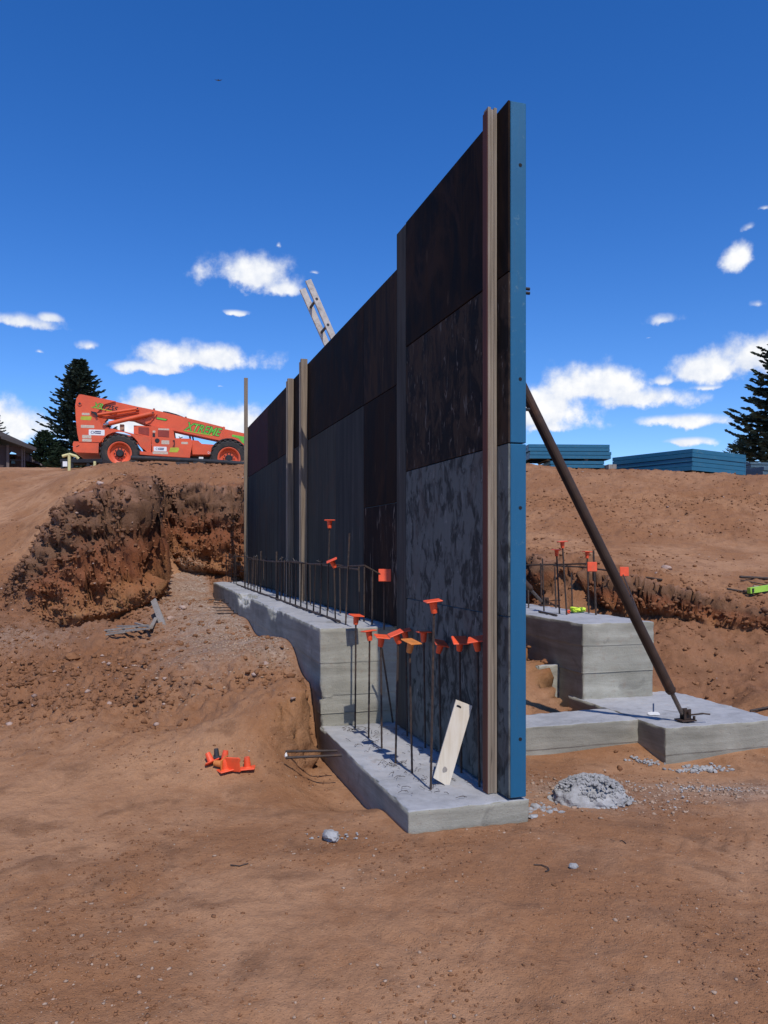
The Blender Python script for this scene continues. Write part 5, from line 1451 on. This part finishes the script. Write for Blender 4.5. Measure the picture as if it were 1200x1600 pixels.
# a bird far up
bp = P(341, 125, 60.0); m = MB()
m.add([bp + Vector(v) for v in ((-0.06, 0, 0), (0, -0.1, 0.015), (0.06, 0, 0), (0, 0.14, 0.0), (0, 0, -0.03), (-0.30, 0.05, 0.08), (-0.20, 0.12, 0.05), (0.30, 0.05, 0.06), (0.20, 0.12, 0.04), (0, 0.01, 0.03))],
      [(0, 1, 9), (1, 2, 9), (2, 3, 9), (3, 0, 9), (0, 4, 1), (1, 4, 2), (2, 4, 3), (3, 4, 0), (0, 5, 6), (0, 6, 3), (2, 8, 7), (2, 3, 8)])
o = m.build('bird', M['black']); tag(o, 'tiny dark bird high in the blue sky', 'bird')
# ------------------------------------------------------------------ loose things on the ground
def lump(p, sx, sy, sz, seed, sub=2, rough=0.28):
    bm = bmesh.new(); bmesh.ops.create_icosphere(bm, subdivisions=sub, radius=1.0)
    v = np.array([x.co[:] for x in bm.verts], np.float32)
    fs = [[x.index for x in f.verts] for f in bm.faces]; bm.free()
    d = 1 + rough * fbm(v + seed * 3.7, 1.3, 3) * 1.6 + 0.06 * fbm(v + seed, 5, 2)
    v = v * d[:, None] * np.array([sx, sy, sz])
    an = seed * 1.7; c, s = math.cos(an), math.sin(an)
    v = v @ np.array([[c, s, 0], [-s, c, 0], [0, 0, 1]])
    return [Vector(p) + Vector(x.tolist()) for x in v], fs
def stone(name, label, cat, p, sx, sy, sz, seed, mat, sub=2, rough=0.28, group=None):
    vs, fs = lump(p, sx, sy, sz, seed, sub, rough)
    m = MB(); m.add(vs, fs); o = m.build(name, M[mat]); o.data.transform(Matrix.Translation(-Vector(p))); o.location = p
    tag(o, label, cat, group); return o
def gpt(px, py):
    """point of the ground seen at a pixel (marching along the view ray)"""
    u, v = (px - CX) / F, (HOR - py) / F
    Ys = np.linspace(1.5, 26, 1600); Z = CAM_H + v * Ys; g = ground_base(u * Ys, Ys)
    i = np.argmax(Z < g); return Vector((u * Ys[i], Ys[i], float(g[i])))
p = gpt(518, 1312); stone('concrete_chunk', 'light grey lump of concrete lying alone on the dirt in front of the footing', 'concrete chunk', p + Vector((0, 0, 0.012)), 0.062, 0.042, 0.036, 3, 'cement', 3, 0.4)
p = gpt(447, 1187); stone('concrete_crumb', 'white scrap under the two bars sticking out of the footing', 'scrap', p + Vector((0, 0, 0.02)), 0.012, 0.010, 0.026, 5, 'white_scrap', 2, 0.4)
p = gpt(896, 1358); stone('rock', 'small dark grey stone on the bare dirt in the right foreground', 'rock', p + Vector((0, 0, 0.008)), 0.022, 0.018, 0.016, 9, 'cement', 2)
for px, py, s, lb in ((229, 784, 0.10, 'pale pink rock sitting on top of the dirt bluff'), (146, 776, 0.10, 'pink brown rock at the top left of the bluff'), (158, 758, 0.09, 'pinkish rock just under the bank crest behind the bluff'), (305, 866, 0.13, 'grey rock set in the red cut face behind the bluff'),
                      (140, 783, 0.07, 'small pinkish rock beside the one at the top left of the bluff'), (316, 806, 0.06, 'small pale rock in the upper part of the red cut face'), (286, 951, 0.07, 'pinkish stone at the start of the gravel path'), (268, 968, 0.07, 'flat pale stone beside the grey plank'),
                      (1040, 890, 0.08, 'pale stone on the bench near the square faced cap'), (1028, 902, 0.09, 'brown pinkish stone on the bench edge'), (1180, 920, 0.06, 'reddish stone between the dark sticks on the bench'), (118, 1050, 0.16, 'red clod at the foot of the bluff, left one'), (75, 1070, 0.13, 'red clod lowest at the left foot of the bluff'), (110, 1032, 0.14, 'red clod resting above the others at the foot of the bluff')):
    p = gpt(px, py); stone('rock', lb, 'rock', p + Vector((0, -0.03, s * 0.25)), s, s * 0.8, s * 0.55, px, 'rock' if 'clod' not in lb else 'clod', 2, 0.35, 'loose rocks')
# concrete rubble heap
hp = gpt(928, 1258)
t = thing('rubble_heap', 'heap of grey concrete crumbs on the dirt right of the blue edge', 'rubble heap', tuple(hp))
rg = random.Random(4)
hw, hd, hh = 0.235, 0.17, 0.155
vs, fs = lump(hp + Vector((0, 0.10, 0.0)), hw, hd, hh, 2, 5, 0.22)
m = MB(); m.add(vs, fs); m.build('mound', M['cement'], t)
m = MB()
for i in range(1000):
    a = rg.uniform(0, 2 * math.pi); r_ = math.sqrt(rg.random()) * 1.12
    x, y = r_ * hw * math.cos(a), r_ * hd * math.sin(a)
    z = hh * math.sqrt(max(0, 1 - r_ * r_)) * 0.98
    s = rg.choice([0.004, 0.005, 0.007, 0.009, 0.013]) * (0.8 + 0.5 * rg.random())
    vv, ff = lump(hp + Vector((x, y + 0.10, z + 0.002)), s * 1.2, s, s * 0.85, i * 0.37, 1, 0.5); m.add(vv, ff)
o = m.build('crumbs', M['cement'], t, fix=False); o['kind'] = 'stuff'
def crumbs(px, py, n, w_, d_, smin, smax, seed, name='concrete_crumbs'):
    rg = random.Random(seed); m = MB(); c = gpt(px, py)
    for i in range(n):
        x, y = c.x + rg.gauss(0, w_), c.y + rg.gauss(0, d_); s = rg.uniform(smin, smax)
        vv, ff = lump(Vector((x, y, gz(x, y) + s * 0.3)), s * 1.2, s, s * 0.8, i * 0.7 + seed, 1, 0.5); m.add(vv, ff)
    o = m.build(name, M['cement'], fix=False); o['kind'] = 'stuff'
crumbs(1095, 1203, 130, 0.10, 0.035, 0.004, 0.020, 1); crumbs(1010, 1192, 60, 0.06, 0.03, 0.004, 0.014, 2); crumbs(850, 1268, 40, 0.05, 0.05, 0.006, 0.02, 3)
crumbs(930, 1250, 120, 0.25, 0.12, 0.003, 0.010, 4); crumbs(1110, 1232, 120, 0.35, 0.10, 0.003, 0.009, 6); crumbs(525, 1310, 22, 0.09, 0.06, 0.003, 0.009, 8)
p = gpt(838, 1264); stone('concrete_chunk', 'grey lump of concrete against the right corner of the low footing', 'concrete chunk', p + Vector((0, 0, 0.01)), 0.035, 0.028, 0.022, 7, 'cement', 2, 0.4)
p = gpt(833, 1278); stone('concrete_chunk', 'flat grey piece of concrete in front of the footing corner under the blue edge', 'concrete chunk', p + Vector((0, 0, 0.006)), 0.030, 0.022, 0.012, 17, 'cement', 2, 0.4)

# caps dropped on the dirt
def gcap(px, py, label, rot, mat='cap', dz=0.03, sc=1.0):
    p = gpt(px, py); cap(p + Vector((0, 0, dz)), label, rot, mat, 'caps dropped on the dirt', sc)
gcap(326, 1192, 'orange cap leftmost of the dropped ones, lying tilted with its plate down', (150, 18, 20), dz=0.045)
gcap(339, 1200, 'yellow orange cap lying dirty between the two left orange ones', (100, 60, 15), 'cap_old', 0.03)
gcap(338, 1186, 'dark cap standing behind the dirty yellow orange one', (175, 6, 0), 'cap_dark', 0.055, 0.8)
gcap(351, 1205, 'orange cap standing plate down in the middle of the dropped ones', (178, 6, 30), dz=0.058)
gcap(352, 1190, 'orange cap standing behind the middle one on the dirt', (172, -8, 10), dz=0.056)
gcap(370, 1200, 'orange cap lying on its side showing its dark open end', (100, 8, -25), dz=0.045)
gcap(386, 1202, 'orange cap standing plate down rightmost of the dropped ones', (180, 4, 5), dz=0.056)
# sticks, plank
p0, p1 = gpt(256, 980), P(240, 938, 12.6)
t = thing('grey_plank', 'short grey plank leaning on the dirt by the bluff corner', 'plank', tuple(p0)); m = MB(); m.bar(p0 + Vector((0, 0, 0.0)), p1, 0.09, 0.03, (0, -1, 0.3)); m.build('board', M['old_plank'], t)
SK = [((168, 995), (235, 988)), ((172, 998), (225, 994)), ((188, 988), (240, 990)), ((215, 983), (238, 992)), ((200, 997), (240, 993)), ((170, 1002), (200, 999)), ((240, 990), (247, 976))]
for i, (a, b) in enumerate(SK):
    a = gpt(*a) + Vector((0, -0.1, 0.10)); b = gpt(*b) + Vector((0, -0.1, 0.11))
    m = MB(); m.bar(a, b, 0.035 if i % 2 else 0.05, 0.02); o = m.build('stick', M['old_plank']); tag(o, f'{ORD[i]} of the grey sticks heaped below the bluff, counted from the left front', 'stick', 'sticks below the bluff')
for i, (a, b, r_, lb) in enumerate((((1156, 905), (1215, 908), 0.022, 'dark rusty bar lying on the bench at the right edge'), ((1136, 924), (1160, 928), 0.016, 'short dark stick on the bench near its rim'), ((1162, 928), (1200, 929), 0.022, 'dark stick behind the lime green tool on the bench'), ((1157, 910), (1200, 918), 0.010, 'thin dark wire on the bench below the rusty bar'),
        ((985, 903), (1035, 911), 0.014, 'thin dark stick at the rim of the cut beside the square faced cap'), ((1172, 1116), (1215, 1110), 0.012, 'rusty bar end on the red slope behind the pad'))):
    a = gpt(*a); b = gpt(*b); rod(lb, a + Vector((0, 0, 0.03)), b + Vector((0, 0, 0.03)), 'loose sticks and bars on the bench', r_, 'rebar')
for (pts, lb) in (([(834, 1354), (846, 1354), (856, 1358), (858, 1363), (852, 1364)], 'short bent wire on the bare dirt in the right foreground'), ([(954, 1315), (964, 1318), (972, 1316), (978, 1321)], 'thin twig on the dirt below the rubble heap'), ([(360, 1354), (374, 1355), (388, 1351)], 'thin dark twig on the dirt in the middle foreground')):
    m = MB(); m.tube([gpt(*q_) + Vector((0, 0, 0.006)) for q_ in pts], 0.003, 5); o = m.build('wire', M['rebar']); tag(o, lb, 'wire')
# lime tool, yellow cloth, pin
a = gpt(1170, 936); b = gpt(1206, 932)
t = thing('spirit_level', 'lime green level lying on the bench at the right edge', 'spirit level', tuple(a)); m = MB(); m.bar(a + Vector((0, 0, 0.10)), b + Vector((0.05, 0, 0.12)), 0.05, 0.07); m.build('body', M['lime'], t)
d = (b - a).normalized(); m = MB(); m.bar(a + Vector((0, -0.03, 0.102)) + d * 0.04, a + Vector((0, -0.03, 0.102)) + d * 0.07, 0.02, 0.05); m.build('end_plug', M['lime_dark'], t)
p = onz(902, 955.5, BT + 0.01); vs, fs = lump(p + Vector((0, 0, 0.02)), 0.10, 0.05, 0.030, 4, 3, 0.5); m = MB(); m.add(vs, fs); o = m.build('yellow_cloth', M['neon']); tag(o, 'crumpled neon yellow cloth on top of the high concrete block', 'cloth')
p = onz(888, 957.5, BT + 0.01); vs, fs = lump(p + Vector((0, 0, 0.012)), 0.03, 0.025, 0.018, 6, 2, 0.4); m = MB(); m.add(vs, fs); o = m.build('orange_scrap', M['cap']); tag(o, 'small orange scrap beside the neon yellow cloth', 'scrap')
p = onz(1021, 1113, FT); m = MB(); m.tube([p, p + Vector((0, 0, 0.078))], 0.007, 8); o = m.build('anchor_pin', M['blue_pin']); tag(o, 'short blue grey pin standing on the concrete pad left of the brace foot', 'pin')
vs, fs = lump(onz(1022, 1115, FT + 0.004), 0.09, 0.05, 0.004, 8, 2, 0.4); m = MB(); m.add(vs, fs); o = m.build('chalk_patch', M['white_scrap'], fix=True); tag(o, 'patch of white powder at the foot of the blue grey pin', 'powder')
# wire clippings on the low footing
rg = random.Random(12); m = MB()
for i in range(150):
    if i % 3 == 0: bx, by = rg.choice(OUTER)[0:2]; c = onz(bx, by, FT + 0.008); lx_, ly_ = to_local(c.x, c.y); lx_ += rg.gauss(0, .05); ly_ += rg.gauss(0, .06)
    else: lx_, ly_ = rg.uniform(-.55, -.05), rg.uniform(-.3, 1.7)
    c = Lw(min(-.03, max(-.58, lx_)), max(-.36, min(1.7, ly_)), FT + 0.010); a_ = rg.uniform(0, 6.3); l_ = rg.uniform(.008, .03)
    d = Vector((math.cos(a_) * l_, math.sin(a_) * l_, rg.uniform(0, .01))); m.tube([c - d, c + Vector((rg.gauss(0, .004), rg.gauss(0, .004), .006)), c + d], 0.0016, 4)
o = m.build('wire_clippings', M['rebar']); o['kind'] = 'stuff'

# ------------------------------------------------------------------ crumbs of soil and pebbles lying on the ground
def scatter(name, n, mat, smin, smax, seed, weight, sub=1, power=2.2, flatz=0.7, scale_by_dist=0.0):
    rg = np.random.RandomState(seed)
    w_ = weight / weight.sum(); idx = rg.choice(len(GV), n, p=w_)
    P0 = GV[idx]
    bm = bmesh.new(); bmesh.ops.create_icosphere(bm, subdivisions=sub, radius=1.0)
    bv = np.array([x.co[:] for x in bm.verts], np.float32); bf = np.array([[x.index for x in f.verts] for f in bm.faces]); bm.free()
    s = smin + (smax - smin) * rg.rand(n) ** power
    s = s * (1 + scale_by_dist * np.maximum(P0[:, 1] - 4, 0))
    th = rg.rand(n) * 6.283; c, sn = np.cos(th), np.sin(th)
    v = np.repeat(bv[None], n, 0) * (1 + 0.95 * (rg.rand(n, len(bv), 1) - 0.5))
    v = v * np.stack([1 + 0.5 * rg.rand(n), 0.8 + 0.3 * rg.rand(n), flatz * (0.7 + 0.5 * rg.rand(n))], -1)[:, None, :]
    x = v[..., 0] * c[:, None] - v[..., 1] * sn[:, None]; y = v[..., 0] * sn[:, None] + v[..., 1] * c[:, None]
    v = np.stack([x, y, v[..., 2]], -1) * s[:, None, None]
    nrm = GN[idx] * np.sign(GN[idx][:, 2:3] + 1e-6)
    v = v + P0[:, None, :] + nrm[:, None, :] * (s * 0.25)[:, None, None]
    f = bf[None] + (np.arange(n) * len(bv))[:, None, None]
    me = mesh_np(name, v.reshape(-1, 3), f.reshape(-1, 3)); me.materials.append(M[mat])
    o = bpy.data.objects.new(name, me); COL.objects.link(o); o['kind'] = 'stuff'
dist = GV[:, 1]
okm = (1 - tr_mask(GLX, GLY) > 0.5) * (dist > 1.6) * (dist < 22)
okm = okm * (np.abs(GV[:, 0]) < 0.56 * dist + 0.4)
patch = np.clip(fbm(GV, 1.1, 3) * 2.2 + 0.55, 0.04, 1.5)
near_w = okm * (dist < 7.5) * patch
far_w = okm * (dist >= 6.0) * GR * np.where(GV[:, 0] > 0.5, 0.3, 1.0) * np.clip(fbm(GV, 0.9, 2) * 2 + 0.6, 0.05, 1.5)
scatter('soil_crumbs', 11000, 'clod', 0.0018, 0.0095, 1, near_w, power=3.0)
scatter('dark_soil_crumbs', 1600, 'dark_clod', 0.002, 0.007, 4, near_w * np.clip(fbm(GV, 0.8, 2) * 2 + .2, 0, 1), power=3.0)
scatter('pebbles', 2200, 'pebble', 0.0018, 0.009, 2, near_w, power=3.6)
scatter('soil_clods', 26000, 'clod', 0.004, 0.030, 3, far_w, power=5.0, flatz=0.8)
scatter('dark_soil_clods', 6000, 'dark_clod', 0.006, 0.042, 5, far_w * (GC > 0.15) * (GLAY > 0.55), power=4.0, flatz=0.8)
scatter('far_pebbles', 700, 'rock', 0.006, 0.030, 6, far_w, power=3.0)
scatter('gravel', 7000, 'pebble', 0.003, 0.015, 7, okm * GGR * (dist > 4.2), power=3.0)
scatter('red_clods', 9000, 'red_clod', 0.005, 0.034, 9, okm * (dist > 8) * (GC > 0.2) * (GLAY < 0.62), power=3.5, flatz=0.8)
scatter('bank_clods', 5000, 'clod', 0.004, 0.026, 10, okm * (dist > 8) * GR * (GV[:, 0] > 1.0) * (dist < 21), power=4.0, flatz=0.8)
